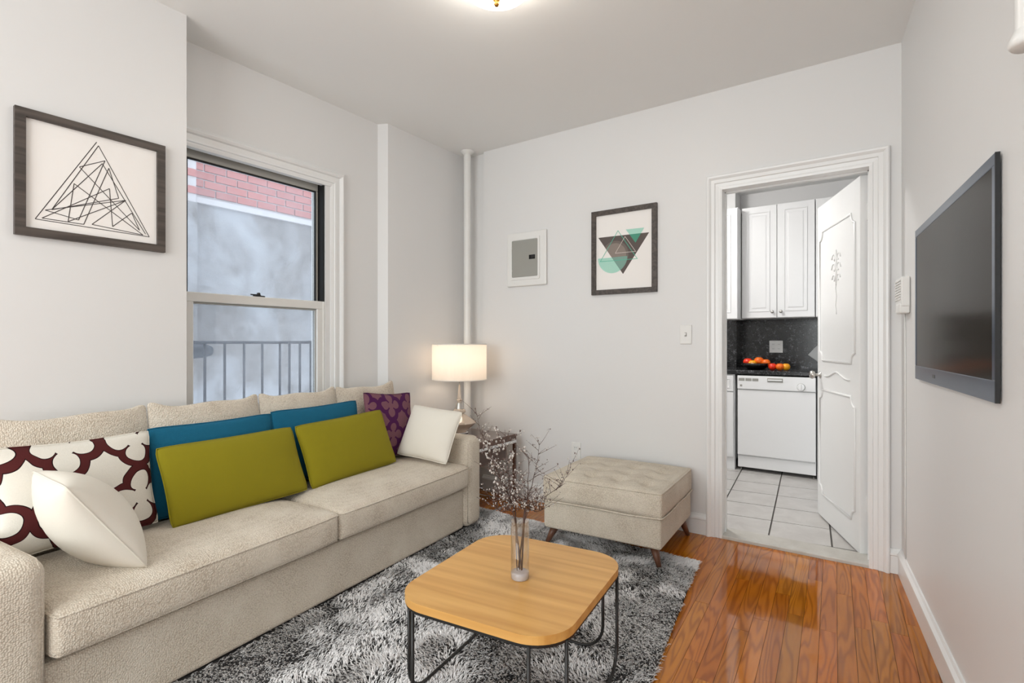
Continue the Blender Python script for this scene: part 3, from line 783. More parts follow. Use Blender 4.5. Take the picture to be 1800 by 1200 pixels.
# ------------------------------------------------------------------ ottoman
ORZ = R(3.2); OW, OD = .655, .625
ott = thing('ottoman', 'square beige tufted ottoman on tapered legs', 'ottoman', (-1.208, 2.802, 0), ORZ)
bm = bmesh.new()
rbox('base_box', OW - .008, OD - .008, .150, .014, 'ott', ott, 3, (14, 14, 4), None, (0, 0, .110 + .075))
TX = [-.225, -.075, .075, .225]; TY = [-.20, -.067, .067, .20]
def tuft(q):
    u, v = q.x / (OW / 2), q.y / (OD / 2)
    if q.z > .04:
        f = max(0, 1 - u ** 4) * max(0, 1 - v ** 4)
        q.z += .026 * f
        for x in TX:
            for y in TY: q.z -= .026 * math.exp(-((q.x - x) ** 2 + (q.y - y) ** 2) / .0013)
        for x in TX: q.z -= .004 * f * math.exp(-((q.x - x) / .012) ** 2)
        for y in TY: q.z -= .004 * f * math.exp(-((q.y - y) / .012) ** 2)
    elif abs(q.z) < .05:
        q.x += math.copysign(.006 * max(0, 1 - v ** 4), u) if abs(u) > .95 else 0
        q.y += math.copysign(.006 * max(0, 1 - u ** 4), v) if abs(v) > .95 else 0
    return q
rbox('cushion', OW, OD, .130, .016, 'ott', ott, 3, (52, 52, 5), tuft, (0, 0, .260 + .065))
tube('piping', [(x, y, .384) for x, y in rrect(OW - .004, OD - .004, .02, 6)], .0048, 'ott', ott, 6, True)
wv = [(x, y, .262 + .0035 * math.sin(x * 23 + y * 19)) for x, y in (lambda pts: [((p[0] * (1 - t) + q[0] * t), (p[1] * (1 - t) + q[1] * t)) for p, q in zip(pts, pts[1:] + pts[:1]) for t in (0, .25, .5, .75)])(rrect(OW + .004, OD + .004, .018, 4))]
tube('seam_piping', wv, .0048, 'ott', ott, 6, True)
for x in TX:
    for y in TY:
        f = max(0, 1 - (x / (OW / 2)) ** 4) * max(0, 1 - (y / (OD / 2)) ** 4)
        lathe('button', [(0, .006), (.004, .0055), (.008, .003), (.009, 0), (.006, -.002)], 'ott', ott, 10, (x, y, .390 + .026 * f - .0330))
for (sx_, sy_) in ((1, 1), (1, -1), (-1, 1), (-1, -1)):
    z0 = .0 if sy_ > 0 else .024
    tx, ty = sx_ * (OW / 2 - .055), sy_ * (OD / 2 - .055); bx2, by2 = sx_ * (OW / 2 - .018), sy_ * (OD / 2 - .02)
    bm = bmesh.new(); add_tube(bm, [(tx, ty, .115), (bx2, by2, z0)], [.024, .0115], 10); from_bm('leg', bm, 'leg', ott, True)

# ------------------------------------------------------------------ coffee table
ct = thing('coffee_table', 'bamboo coffee table with rounded corners on black wire legs', 'table', (-.967, 1.418, 0), R(6.5))
TW, TL, TZ, TR_ = .55, .615, .365, .120
bm = bmesh.new(); add_prism(bm, rrect(TW, TL, TR_, 12), TZ - .024, TZ)
es = [e for e in bm.edges if abs(e.verts[0].co.z - e.verts[1].co.z) < 1e-6]
bmesh.ops.bevel(bm, geom=es, offset=.002, segments=2, affect='EDGES'); from_bm('table_top', bm, 'bamboo', ct)
bm = bmesh.new(); o_ = rrect(TW - .006, TL - .006, TR_ - .003, 12); i_ = rrect(TW - .03, TL - .03, TR_ - .015, 12)
n = len(o_); z1, z0 = TZ - .0245, TZ - .034
rows = [[bm.verts.new((x, y, z)) for x, y in pl] for pl, z in ((o_, z0), (o_, z1), (i_, z1), (i_, z0))]
for a in range(4):
    for i in range(n): bm.faces.new((rows[a][i], rows[a][(i + 1) % n], rows[(a + 1) % 4][(i + 1) % n], rows[(a + 1) % 4][i]))
from_bm('top_rim', bm, 'black', ct)
def uframe(p, q, zt=TZ - .030, zb=.020, rr=.085):
    p, q = Vector(p), Vector(q); d = (q - p).normalized(); L_ = (q - p).length; pts = [(p.x, p.y, zt), (p.x, p.y, zb + rr)]
    for k in range(1, 7):
        a = math.pi / 2 * k / 6; w_ = p + d * (rr * (1 - math.cos(a))); pts.append((w_.x, w_.y, zb + rr - rr * math.sin(a)))
    for k in range(0, 7):
        a = math.pi / 2 * k / 6; w_ = q - d * (rr * (1 - math.sin(a))); pts.append((w_.x, w_.y, zb + rr - rr * math.cos(a)))
    pts.append((q.x, q.y, zt)); return pts
hx, hy = TW / 2 - .010, TL / 2 - .010; ix, iy = TW / 2 - .085, TL / 2 - .085
for (p, q) in (((-ix, -hy), (ix, -hy)), ((hx, -iy), (hx, iy)), ((ix, hy), (-ix, hy)), ((-hx, iy), (-hx, -iy))):
    tube('leg', uframe(p, q), .0055, 'black', ct, 10)

# vase with dried twigs
VX, VY = -.932, 1.401
vr = ray(914, 1016); vk = (TZ - CAMH) / vr.z; VX, VY = vr.x * vk, vr.y * vk
vase = thing('vase', 'tall clear glass cylinder vase on the coffee table', 'vase', (VX, VY, TZ))
lathe('glass_wall', [(.029, .001), (.0295, .004), (.0295, .185), (.0275, .185), (.0275, .024)], 'vase', vase, 32)
lathe('thick_base', [(0, .0005), (.026, .0005), (.0288, .003), (.0288, .022), (.026, .024), (0, .024)], 'vbase', vase, 32)
rt = random.Random(11)
camr = Vector((_c, _s, 0)); camf = Vector((-_s, _c, 0))
def branch(label, tip_px, depth, lean, nb, nbuds, r0=.0026, hvy=0):
    """a dried twig from the vase to about the tip; depth = offset away from the viewer"""
    d0 = camf.dot(Vector((VX, VY, 0))) + depth
    tx = (tip_px[0] - CX) / F * d0; tz = CAMH - (tip_px[1] - HOR) / F * d0
    tip = camr * tx + camf * d0 + Vector((0, 0, tz)); b0 = Vector((VX + rt.uniform(-.012, .012), VY + rt.uniform(-.012, .012), TZ + .028))
    root = thing('dried_branch', label, 'branch', b0)
    rim = Vector((VX, VY, TZ + .185)) + (Vector((tip.x - VX, tip.y - VY, 0)).normalized() * .016)
    def bez(t):
        c1 = rim + (rim - b0) * .55; c2 = tip + Vector((0, 0, -.10)) + (rim - tip) * .15
        return rim * (1 - t) ** 3 + c1 * 3 * t * (1 - t) ** 2 + c2 * 3 * t * t * (1 - t) + tip * t ** 3
    pts = [b0, b0 * .5 + rim * .5, rim] + [bez(t / 12) + Vector((rt.uniform(-1, 1), rt.uniform(-1, 1), 0)) * .003 for t in range(1, 13)]
    r0 *= .75
    rs = [r0] * 3 + [r0 * (1 - .75 * t / 12) for t in range(1, 13)]
    bm = bmesh.new(); add_tube(bm, [p - b0 for p in pts], rs, 6); tw = [];
    from_bm('stem', bm, 'bark', root, True)
    bm = bmesh.new(); bb = bmesh.new(); bd = bmesh.new()
    def bud(bm_, p, s):
        r = bmesh.ops.create_icosphere(bm_, subdivisions=1, radius=s, matrix=Matrix.Translation(p - b0) @ Matrix.Diagonal((1, 1, rt.uniform(.8, 1.4), 1)))
    for k in range(nb):
        t = rt.uniform(.12, .98); s0 = bez(t); a = rt.uniform(0, 6.28); up = rt.uniform(.4, 1.1); L_ = rt.uniform(.03, .10) * (1.1 - .3 * t)
        dv = Vector((math.cos(a), math.sin(a), up)).normalized(); bnd = Vector((rt.uniform(-1, 1), rt.uniform(-1, 1), .3)) * .3
        q = [s0 + dv * L_ * f + bnd * L_ * f * f for f in (0, .33, .66, 1)]
        add_tube(bm, [p - b0 for p in q], [.0008, .0007, .0005, .0004], 4)
        for j in range(nbuds):
            f = rt.uniform(.25, 1.05); p = s0 + dv * L_ * f + bnd * L_ * f * f + Vector((rt.uniform(-1, 1), rt.uniform(-1, 1), rt.uniform(-1, 1))) * .006
            heavy = rt.random() < hvy
            bud(bb if rt.random() < .6 else bd, p, rt.uniform(.0026, .0042) if heavy else rt.uniform(.0012, .0026))
    from_bm('twigs', bm, 'bark', root, True)['kind'] = 'stuff'
    from_bm('blossoms', bb, 'bud', root, True)['kind'] = 'stuff'
    if len(bd.verts): from_bm('seed_heads', bd, 'budd', root, True)['kind'] = 'stuff'
    else: bd.free()
branch('tallest dried twig in the vase, arching toward the sofa arm', (837, 716), .10, 0, 26, 4)
branch('dried twig thick with round white blossoms in front of the side table', (862, 772), .05, 0, 46, 6, hvy=.75)
branch('bushy dried twig with pale blossoms reaching up past the side table', (888, 755), .0, 0, 42, 6, hvy=.5)
branch('straight dark dried twig standing upright from the vase', (930, 800), -.02, 0, 24, 3, .0032)
branch('dried twig whose thin tip hooks toward the ottoman', (948, 775), .06, 0, 26, 4)
branch('low spreading dried twig bending over toward the ottoman top', (1004, 812), .05, 0, 26, 4, .0020)
branch('short dried twig with tiny grey buds low beside the sofa arm', (868, 868), -.03, 0, 30, 5, .0018)
branch('short bushy dried twig low on the ottoman side of the vase', (958, 872), .03, 0, 36, 5, .0018)

# ------------------------------------------------------------------ side table and lamp
SX0, SX1, SY0, SY1, SZ = -2.60, -2.083, 2.588, 3.045, .487
st = thing('side_table', 'square side table with a walnut top and polished metal frame', 'table', ((SX0 + SX1) / 2, (SY0 + SY1) / 2, 0))
hx_, hy_ = (SX1 - SX0) / 2, (SY1 - SY0) / 2
box('table_top', -hx_, hx_, -hy_, hy_, SZ - .042, SZ, 'walnut', st, .002)
bm = bmesh.new()
for q in ((-hx_, hx_, -hy_, -hy_ + .018), (-hx_, hx_, hy_ - .018, hy_), (-hx_, -hx_ + .018, -hy_ + .018, hy_ - .018), (hx_ - .018, hx_, -hy_ + .018, hy_ - .018)): add_box(bm, q[0], q[1], q[2], q[3], SZ - .060, SZ - .042)
from_bm('metal_band', bm, 'chrome', st)
box('drawer_box', -hx_ + .02, hx_ - .025, -hy_ + .02, hy_ - .09, SZ - .165, SZ - .060, 'walnut', st, .002)
for sx_ in (-1, 1):
    for sy_ in (-1, 1):
        x, y = sx_ * (hx_ - .010), sy_ * (hy_ - .010); box('leg', x - .010, x + .010, y - .010, y + .010, 0, SZ - .060, 'walnut' if sy_ > 0 else 'chrome', st, .001, 1)
for q in ((-hx_ + .02, hx_ - .02, hy_ - .018, hy_), (-hx_ + .02, hx_ - .02, -hy_, -hy_ + .018), (-hx_, -hx_ + .018, -hy_ + .02, hy_ - .02), (hx_ - .018, hx_, -hy_ + .02, hy_ - .02)):
    box('floor_rail', q[0], q[1], q[2], q[3], 0.001, .014, 'chrome', st, .001, 1)
LX, LY = -2.435, 2.845
lamp = thing('table_lamp', 'crystal table lamp with a glowing white drum shade', 'lamp', (LX, LY, SZ))
z = SZ
lathe('foot', [(0, 0), (.062, 0), (.064, .006), (.05, .010), (0, .010)], 'chrome', lamp, 24)
lathe('crystal_body', [(0, .010), (.046, .010), (.112, .066), (.116, .074), (.108, .084), (.030, .140), (.034, .143), (0, .143)], 'crystal', lamp, 12, smooth=False)
lathe('crystal_ring', [(0, .143), (.040, .143), (.046, .152), (.040, .166), (.030, .172), (0, .172)], 'crystal', lamp, 12, smooth=False)
lathe('metal_collar', [(0, .172), (.0325, .172), (.022, .212), (0, .212)], 'nickel', lamp, 24, smooth=False)
lathe('crystal_neck', [(0, .212), (.020, .212), (.016, .222), (.022, .232), (.014, .240), (.006, .335), (0, .340)], 'crystal', lamp, 12, smooth=False)
zb_, zt_ = .861 - z, 1.116 - z; sr = .192
tube('harp', [(0, 0, .335), (0, 0, zt_ - .02)], .004, 'chrome', lamp)
bm = bmesh.new(); add_lathe(bm, [(sr, zb_), (sr, zt_), (sr - .002, zt_), (sr - .002, zb_), (sr, zb_)], 48); from_bm('shade', bm, 'shade', lamp, False)
for zz in (zt_ - .004, zb_ + .004): tube('shade_trim', [(sr * math.cos(a), sr * math.sin(a), zz) for a in [2 * math.pi * k / 48 for k in range(48)]], .0028, 'plastic', lamp, 6, True)
for zz in (zt_ - .006,): lathe('added_diffuser', [(0, zz), (sr - .003, zz), (sr - .003, zz + .002), (0, zz + .002)], 'shade', lamp, 48)  # added disc, damps the hot spot the lamp throws on the wall
bm = bmesh.new()
for k in range(3): a = R(120 * k + 20); add_tube(bm, [(0, 0, zt_ - .02), (math.cos(a) * sr, math.sin(a) * sr, zt_ - .012)], .002, 5)
from_bm('spider', bm, 'chrome', lamp, True)
lathe('bulb', [(0, zb_ + .06), (.015, zb_ + .06), (.03, zb_ + .11), (.026, zb_ + .14), (0, zb_ + .155)], emis('bulb_glow', (1, .80, .58, 1), 10), lamp, 16)
pl = bpy.data.lights.new('table_lamp_light', 'POINT'); pl.energy = 1.5; pl.color = (1, .83, .68); pl.shadow_soft_size = .05
plo = bpy.data.objects.new('table_lamp_light', pl); plo.location = (0, 0, zb_ + .185); COL.objects.link(plo); plo.parent = lamp

# ------------------------------------------------------------------ ceiling light
cl = thing('ceiling_light', 'glowing frosted glass ceiling dome with a brass finial', 'ceiling light', (-1.215, 1.640, CE))
lathe('canopy', [(0, 0), (.165, 0), (.168, -.012), (.155, -.022), (0, -.022)], 'brass', cl, 40)
lathe('glass_dome', [(.160, -.020), (.162, -.035), (.150, -.068), (.120, -.098), (.075, -.120), (.030, -.130), (.008, -.131), (0, -.131)], emis('dome_glow', (1, .945, .86, 1), 15.5), cl, 40)
lathe('finial', [(.006, -.128), (.014, -.131), (.014, -.136), (.008, -.140), (.011, -.148), (.007, -.156), (0, -.159)], 'brass', cl, 20)
ccl = thing('kitchen_fill_dome', 'unseen white glowing dome added to light the kitchen', 'ceiling light', (-1.55, 4.05, CE))  # out of view, added to brighten the kitchen and its open door
lathe('canopy', [(0, 0), (.18, 0), (.18, -.02), (0, -.02)], 'plastic', ccl, 32)
lathe('glass_dome', [(.175, -.02), (.165, -.055), (.12, -.09), (.06, -.108), (0, -.112)], emis('kitchen_fill_glow', (1, .985, .965, 1), 72), ccl, 32)

# ------------------------------------------------------------------ framed prints
def frame_y(bm, x0, x1, z0, z1, y, w, dpt):   # frame lying on a y = const wall, room side is -y
    o_ = [(x0, z0), (x1, z0), (x1, z1), (x0, z1)]; i_ = [(x0 + w, z0 + w), (x1 - w, z0 + w), (x1 - w, z1 - w), (x0 + w, z1 - w)]
    return o_, i_
def picture(name, label, fold, a0, a1, z0, z1, w, depth):
    root = thing(name, label, 'picture', fold((a0 + a1) / 2, z0, 0))
    org_ = Vector(fold((a0 + a1) / 2, z0, 0)); g = lambda a, z, p: tuple(Vector(fold(a, z, p)) - org_)
    O = [(a0, z0), (a1, z0), (a1, z1), (a0, z1)]; I = [(a0 + w, z0 + w), (a1 - w, z0 + w), (a1 - w, z1 - w), (a0 + w, z1 - w)]
    for e in range(4):       # four mitred rails
        bm = bmesh.new(); e2 = (e + 1) % 4; q = [O[e], O[e2], I[e2], I[e]]
        bo = [bm.verts.new(g(x, z, .002)) for x, z in q]; to = [bm.verts.new(g(x, z, depth)) for x, z in q]
        bm.faces.new(bo); bm.faces.new(to)
        for i in range(4): bm.faces.new((bo[i], bo[(i + 1) % 4], to[(i + 1) % 4], to[i]))
        from_bm('frame_rail', bm, 'frame', root)
    bm = bmesh.new(); q = [bm.verts.new(g(x, z, p)) for p in (.003, .009) for x, z in ((a0 + w * .8, z0 + w * .8), (a1 - w * .8, z0 + w * .8), (a1 - w * .8, z1 - w * .8), (a0 + w * .8, z1 - w * .8))]
    bm.faces.new(q[:4]); bm.faces.new(q[4:])
    for i in range(4): bm.faces.new((q[i], q[(i + 1) % 4], q[4 + (i + 1) % 4], q[4 + i]))
    from_bm('paper', bm, 'paper', root)
    return root, g
# line drawing on the wall behind the sofa
fx = lambda y, z, p: (XP + p, y, z)
pic, g1 = picture('picture_frame', 'dark framed line drawing of overlapping black triangles above the sofa', fx, .524, 1.004, 1.508, 1.964, .030, .022)
def z1(x, y): p = on_x(x * .275, 150 + y * .275, XP); return (p.y, p.z)
paths = [[(612, 366), (220, 855), (948, 970), (624, 389), (325, 797), (648, 503), (924, 952)],
         [(798, 737), (283, 799), (497, 862), (665, 485), (502, 524), (886, 928), (836, 818), (714, 904), (694, 662), (263, 850), (530, 890), (690, 532), (753, 724), (325, 797)],
         [(798, 737), (430, 872), (468, 630), (908, 958), (582, 890), (798, 737)]]
bm = bmesh.new(); lw_ = .0014; lay = 0
for pth in paths:
    for A, B in zip(pth, pth[1:]):
        a, b_ = Vector(z1(*A)), Vector(z1(*B)); d = (b_ - a).normalized(); nn = Vector((-d.y, d.x)) * lw_; lay += 1
        bm.faces.new([bm.verts.new(g1(q.x, q.y, .0094 + lay * .00001)) for q in (a - nn, b_ - nn, b_ + nn, a + nn)])
from_bm('printed_lines', bm, 'ink', pic)['kind'] = 'stuff'
# geometric print by the door
fy = lambda x, z, p: (x, YB - p, z)
pic2, g2 = picture('picture_frame', 'dark framed print of brown and mint geometric shapes beside the doorway', fy, -1.561, -1.120, 1.437, 1.985, .031, .022)
def z2(x, y): p = on_y(1030 + x * .15, 350 + y * .15, YB); return Vector((p.x, p.z))
bm = bmesh.new()
def poly(pts, mi, lv): 
    f = bm.faces.new([bm.verts.new(g2(q.x, q.y, .0093 + lv * .0003)) for q in pts]); f.material_index = mi
def line(a, b_, w_, mi, lv):
    d = (b_ - a).normalized(); nn = Vector((-d.y, d.x)) * w_; a2, b2 = a - d * w_, b_ + d * w_; poly((a2 - nn, b2 - nn, b2 + nn, a2 + nn), mi, lv)
def clip(pts, tri):
    s_ = 1 if (tri[1] - tri[0]).cross(tri[2] - tri[0]) > 0 else -1
    for i in range(3):
        a, b_ = tri[i], tri[(i + 1) % 3]; out = []; ins = lambda p: s_ * (b_ - a).cross(p - a) >= 0
        for k in range(len(pts)):
            p, q = pts[k], pts[(k + 1) % len(pts)]
            if ins(p): out.append(p)
            if ins(p) != ins(q):
                dp, dq = (b_ - a).cross(p - a), (b_ - a).cross(q - a); out.append(p + (q - p) * (dp / (dp - dq)))
        pts = out
        if len(pts) < 3: return []
    return pts
T = [z2(152, 456), z2(747, 390), z2(441, 878)]
poly(T, 0, 0)
cc = z2(345, 660); def_r = (z2(490, 655) - z2(345, 660)).length
for rr, mi, lv in ((def_r * 1.10, 2, 1), (def_r * .92, 1, 2)):
    q = clip([cc + Vector((math.cos(a), math.sin(a))) * rr for a in [2 * math.pi * k / 48 for k in range(48)]], T)
    if q: poly(q, mi, lv)
hc = z2(318, 684); hr = (z2(490, 668) - z2(148, 702)).length / 2
half = [hc + Vector((math.cos(a), math.sin(a))) * hr for a in [math.pi + math.pi * k / 24 for k in range(25)]]
poly(half, 3, 3); q = clip(half, T)
if q: poly(q, 6, 4)
t2 = [z2(474, 358), z2(690, 335), z2(588, 512)]; poly(t2, 3, 3); q = clip(t2, T)
if q: poly(q, 4, 4)
for tri, mi, w_ in (([z2(383, 372), z2(608, 698), z2(176, 735)], 5, .0016), ([z2(466, 440), z2(590, 614), z2(352, 636)], 7, .0013)):
    for i in range(3): line(tri[i], tri[(i + 1) % 3], w_, mi, 5 + i * .2 + (mi == 7))
from_bm('printed_shapes', bm, ['pbrown', 'pgrey', 'pgrey2', 'mint', 'mintd', 'mintl', 'pmix', 'pwhite'], pic2)['kind'] = 'stuff'

# ------------------------------------------------------------------ breaker panel, switch, outlet, chime, pipes
pn = thing('breaker_panel', 'white electrical breaker panel with a grey door', 'electrical panel', (-2.08, YB, 1.532))
def ybox(name, x0, x1, p0, p1, z0, z1, mat, par, o, bev=.002): return box(name, x0 - o[0], x1 - o[0], -p1, -p0, z0 - o[1], z1 - o[1], mat, par, bev, 2)
po = (-2.08, 1.532)
ybox('cover_plate', -2.247, -1.911, .001, .020, 1.532, 1.922, 'plastic', pn, po, .008)
bm = bmesh.new()
O_ = [(x, z) for x, z in rrect(.252, .304, .012, 4, -2.088 - po[0], 1.730 - po[1])]; I_ = [(x, z) for x, z in rrect(.222, .268, .010, 4, -2.088 - po[0], 1.730 - po[1])]
n = len(O_); rows = [[bm.verts.new((x, -p, z_)) for x, z_ in pl_] for pl_, p in ((O_, .018), (O_, .026), (I_, .026), (I_, .018))]
for a in range(3):
    for i in range(n): bm.faces.new((rows[a][i], rows[a][(i + 1) % n], rows[a + 1][(i + 1) % n], rows[a + 1][i]))
from_bm('door_surround', bm, 'plastic', pn)
dr = ybox('panel_door', -2.198, -1.978, .019, .024, 1.598, 1.862, 'panelg', pn, po, .002)
ybox('latch', -2.050, -2.000, .0235, .027, 1.720, 1.750, 'dark', dr, po, .001)
ybox('latch_handle', -2.030, -2.004, .026, .031, 1.726, 1.744, 'black', dr, po, .001)
for zz in (1.648, 1.808): ybox('hinge', -2.206, -2.196, .022, .030, zz - .012, zz + .012, 'plastic', pn, po, .002)
for xx in (-2.18, -1.99): lathe('screw', [(0, .0015), (.004, .001), (.005, 0)], 'plastic', pn, 10, (xx - po[0], -.020, .022)).rotation_euler = (0, 0, 0)
sw = thing('light_switch', 'white toggle light switch beside the door casing', 'switch', (-.947, YB, 1.115))
box('plate', -.035, .035, -.007, -.0005, 0, .114, 'plastic', sw, .003)
box('toggle', -.005, .005, -.020, -.006, .052, .066, 'plastic', sw, .002)
box('toggle_slot', -.0065, .0065, -.0080, -.0065, .045, .069, 'panelg', sw, .0005)
oo = thing('wall_outlet', 'white outlet low on the wall behind the ottoman', 'outlet', (-1.684, YB, .335))
box('plate', -.035, .035, -.006, -.0005, 0, .114, 'plastic', oo, .003)
for zz in (.036, .078):
    rc_ = box('receptacle', -.016, .016, -.008, -.0055, zz - .013, zz + .013, 'plastic', oo, .004)
    for xx in (-.006, .006): box('slot', xx - .001, xx + .001, -.0086, -.0079, zz - .003, zz + .006, 'dark', rc_)
# chime on the television wall: local x along the wall toward the viewer, y out of the wall
def wall_pt(dist): return W0 - WD * dist
wrot = math.atan2(-WD.y, -WD.x)          # local x = toward the viewer
ic = thing('door_chime', 'small white ribbed door chime near the corner above the paint crack line', 'door chime', (*(wall_pt(.245)), 1.255), wrot)
# local y = direction rotated +90 from -WD ; check its sign against WN
sgn = 1 if Vector((-math.sin(wrot), math.cos(wrot))).dot(WN) > 0 else -1
def rb_(name, x0, x1, p0, p1, z0, z1, mat, par, bev=.003):
    y0, y1 = sorted((sgn * p0, sgn * p1)); return box(name, x0, x1, y0, y1, z0, z1, mat, par, bev, 2)
rb_('housing', -.17, 0, .001, .034, .03, .165, 'plastic', ic, .006)
rb_('lower_block', -.12, -.005, .001, .040, 0, .045, 'plastic', ic, .006)
for k in range(8): rb_('rib', -.155, -.015, .034, .038, .062 + k * .012, .068 + k * .012, 'plastic', ic, .001)
wc = [Vector((*(wall_pt(.13) + WN * .004), z_)) for z_ in (1.26, 1.0, .7, .4, .12)]
tag(tube('crack_line', [(p.x + rt.uniform(-.0015, .0015), p.y, p.z) for p in wc], .0028, 'plastic'), 'thin white line standing for the paint crack in the corner below the door chime', 'crack')  # raised line stands in for the cracked paint in the corner
rp = thing('riser_pipe', 'white painted heating pipe in the room corner behind the lamp', 'pipe', (-2.572, 3.098, 0))
lathe('pipe_shaft', [(.0275, 0), (.0275, CE - .001)], 'pipe', rp, 24)
lathe('ceiling_flange', [(.028, CE - .030), (.034, CE - .024), (.052, CE - .006), (.053, CE - .001)], 'pipe', rp, 28)
lathe('floor_flange', [(.053, .001), (.052, .006), (.034, .012), (.028, .014)], 'pipe', rp, 28)
hp = camr * .985 + camf * 1.0
hpz = CAMH + 522 / F
dp = thing('drop_pipe', 'white painted pipe stub hanging from the ceiling by the television wall', 'pipe', (hp.x, hp.y, hpz))
lathe('pipe_shaft', [(.0235, .02), (.0235, CE - hpz - .001)], 'pipe', dp, 24)
lathe('collar', [(0, 0), (.028, 0), (.033, .006), (.033, .014), (.027, .026), (.0235, .034)], 'pipe', dp, 24)

# ------------------------------------------------------------------ television
tvl = 1.027; tvh0, tvh1 = .974, 1.583
tvd0 = (W0 - Vector((.136, 2.74))).length; 
tv = thing('television', 'flat black television with a slate blue bezel on the wall', 'television', (*(wall_pt(tvd0)), tvh0), wrot)
H_ = tvh1 - tvh0
rb_('wall_bracket', .3, .7, .0005, .004, .15, .45, 'tvk', tv)
rb_('back_shell', .006, tvl - .006, .004, .009, .006, H_ - .006, 'tvk', tv)
bw, bb2 = .030, .055
for q in ((0, tvl, 0, bb2), (0, tvl, H_ - bw, H_), (0, bw * .6, bb2, H_ - bw), (tvl - bw * .8, tvl, bb2, H_ - bw)): rb_('bezel', q[0], q[1], .007, .014, q[2], q[3], 'tvb', tv, .002)
rb_('screen', bw * .6 - .002, tvl - bw * .8 + .002, .008, .0125, bb2 - .002, H_ - bw + .002, 'tvs', tv, 0)
rb_('edge_trim', tvl, tvl + .002, .004, .014, 0, H_, 'tvk', tv, 0)
rb_('badge', .33, .37, .014, .0146, .022, .034, 'tvk', tv, 0)

# ------------------------------------------------------------------ kitchen door, open into the kitchen
da = R(20.7)
door = struct(thing('door_1', None, None, (-.081, 3.312, .012), R(90) + da), 'white moulded door standing open into the kitchen', 'door')
# local x along the leaf, +y = to the left of travel (visible face at y = 0), thickness toward -y
DW, DH = .70, 1.988
box('leaf', 0, DW, -.038, 0, 0, DH, 'doorw', door, .002, 1)
def mould(pts, r=.007, closed=True, nm='moulding'):
    bm = bmesh.new(); add_tube(bm, [(x, .001, z_) for x, z_ in pts], r, 8, True, closed)
    for v in bm.verts: v.co.y = max(v.co.y, -.001)
    return from_bm(nm, bm, 'doorw', door, True)
def notched(x0, x1, z0, z1, n_=.055):
    p = []
    for (cx_, cz_, a0, a1) in ((x1, z1, 180, 270), (x0, z1, 270, 360), (x0, z0, 0, 90), (x1, z0, 90, 180)):
        q = [(cx_ + n_ * math.cos(R(a0 + (a1 - a0) * k / 6)), cz_ + n_ * math.sin(R(a0 + (a1 - a0) * k / 6))) for k in range(7)]
        p += q[::-1] if (cx_, cz_) in ((x1, z1), (x0, z1), (x0, z0), (x1, z0)) else q
    return p
mould(notched(.065, .65, 1.00, 1.815))
mould(notched(.065, .65, .15, .815))
mould([(.14 + .42 * k / 10, .905 + .022 * math.sin(k / 10 * math.pi) - .010 * math.sin(k / 10 * 3 * math.pi)) for k in range(11)], .006, False)
def scroll(cx_, cz_, s_, fl_): return [(cx_ + fl_ * s_ * (.9 - .1 * t) * math.cos(t * .75), cz_ + s_ * (.9 - .1 * t) * math.sin(t * .75)) for t in range(8)]
for (cx_, cz_, s_) in ((.355, 1.61, .040), (.355, 1.55, .046), (.355, 1.49, .036)):
    for f_ in (-1, 1): mould(scroll(cx_ + f_ * .036, cz_, s_, f_), .0034, False, 'carved_scroll')
mould([(.355 + .008 * math.sin(k * 1.6), 1.46 - .026 * k) for k in range(8)], .0038, False, 'carved_drop')
mould([(.355, 1.45), (.352, 1.55), (.355, 1.66)], .0042, False, 'carved_stem')
bm = bmesh.new(); add_lathe(bm, [(0, 0), (.022, 0), (.022, .004), (.009, .008), (.008, .030), (.022, .036), (.027, .048), (.022, .060), (0, .064)], 20)
bmesh.ops.rotate(bm, verts=bm.verts[:], cent=(0, 0, 0), matrix=Matrix.Rotation(R(-90), 3, 'X')); bmesh.ops.translate(bm, verts=bm.verts[:], vec=(DW - .055, 0, .905))
tag(from_bm('knob', bm, 'nickel', door, True), 'round nickel door knob')
for zz in (.22, 1.75): box('hinge', -.012, .003, -.042, -.030, zz, zz + .09, 'trim', door, .001, 1)

# ------------------------------------------------------------------ kitchen furniture
CT = .885; KF = 4.95
dwx0, dwx1 = -1.025, -.418
dw = thing('dishwasher', 'white front control dishwasher under the granite counter', 'dishwasher', ((dwx0 + dwx1) / 2, KF, 0))
hw = (dwx1 - dwx0) / 2 - .004
box('tub', -hw, hw, .012, .56, .05, .835, 'white', dw)
box('door_panel', -hw, hw, -.012, .012, .145, .715, 'white', dw, .004)
cp = box('control_panel', -hw, hw, -.022, .012, .720, .838, 'white', dw, .005)
kp = box('kick_plate', -hw, hw, .004, .02, .035, .135, 'white', dw, .003)
bm = bmesh.new()
for k in range(3): add_box(bm, -hw + .012 + k * .055, -hw + .060 + k * .055, -.0232, -.0215, .792, .816)
from_bm('vent_grille', bm, 'panelg', cp)
bm = bmesh.new(); add_box(bm, -.055, .055, -.034, -.021, .800, .812, .003, 1)
from_bm('latch_bar', bm, 'white', cp)
box('latch_recess', -.060, .060, -.0232, -.0215, .788, .822, 'panelg', cp)
bm = bmesh.new(); add_lathe(bm, [(.029, 0), (.029, .010), (.025, .016), (0, .017)], 28); add_box(bm, -.003, .003, -.024, .024, .012, .021, .002, 1)
bmesh.ops.rotate(bm, verts=bm.verts[:], cent=(0, 0, 0), matrix=Matrix.Rotation(R(90), 3, 'X')); bmesh.ops.translate(bm, verts=bm.verts[:], vec=(.195, -.021, .756))
from_bm('dial', bm, 'white', cp, False)
bm = bmesh.new(); add_lathe(bm, [(.0315, 0), (.0315, .002), (.029, .002)], 28)
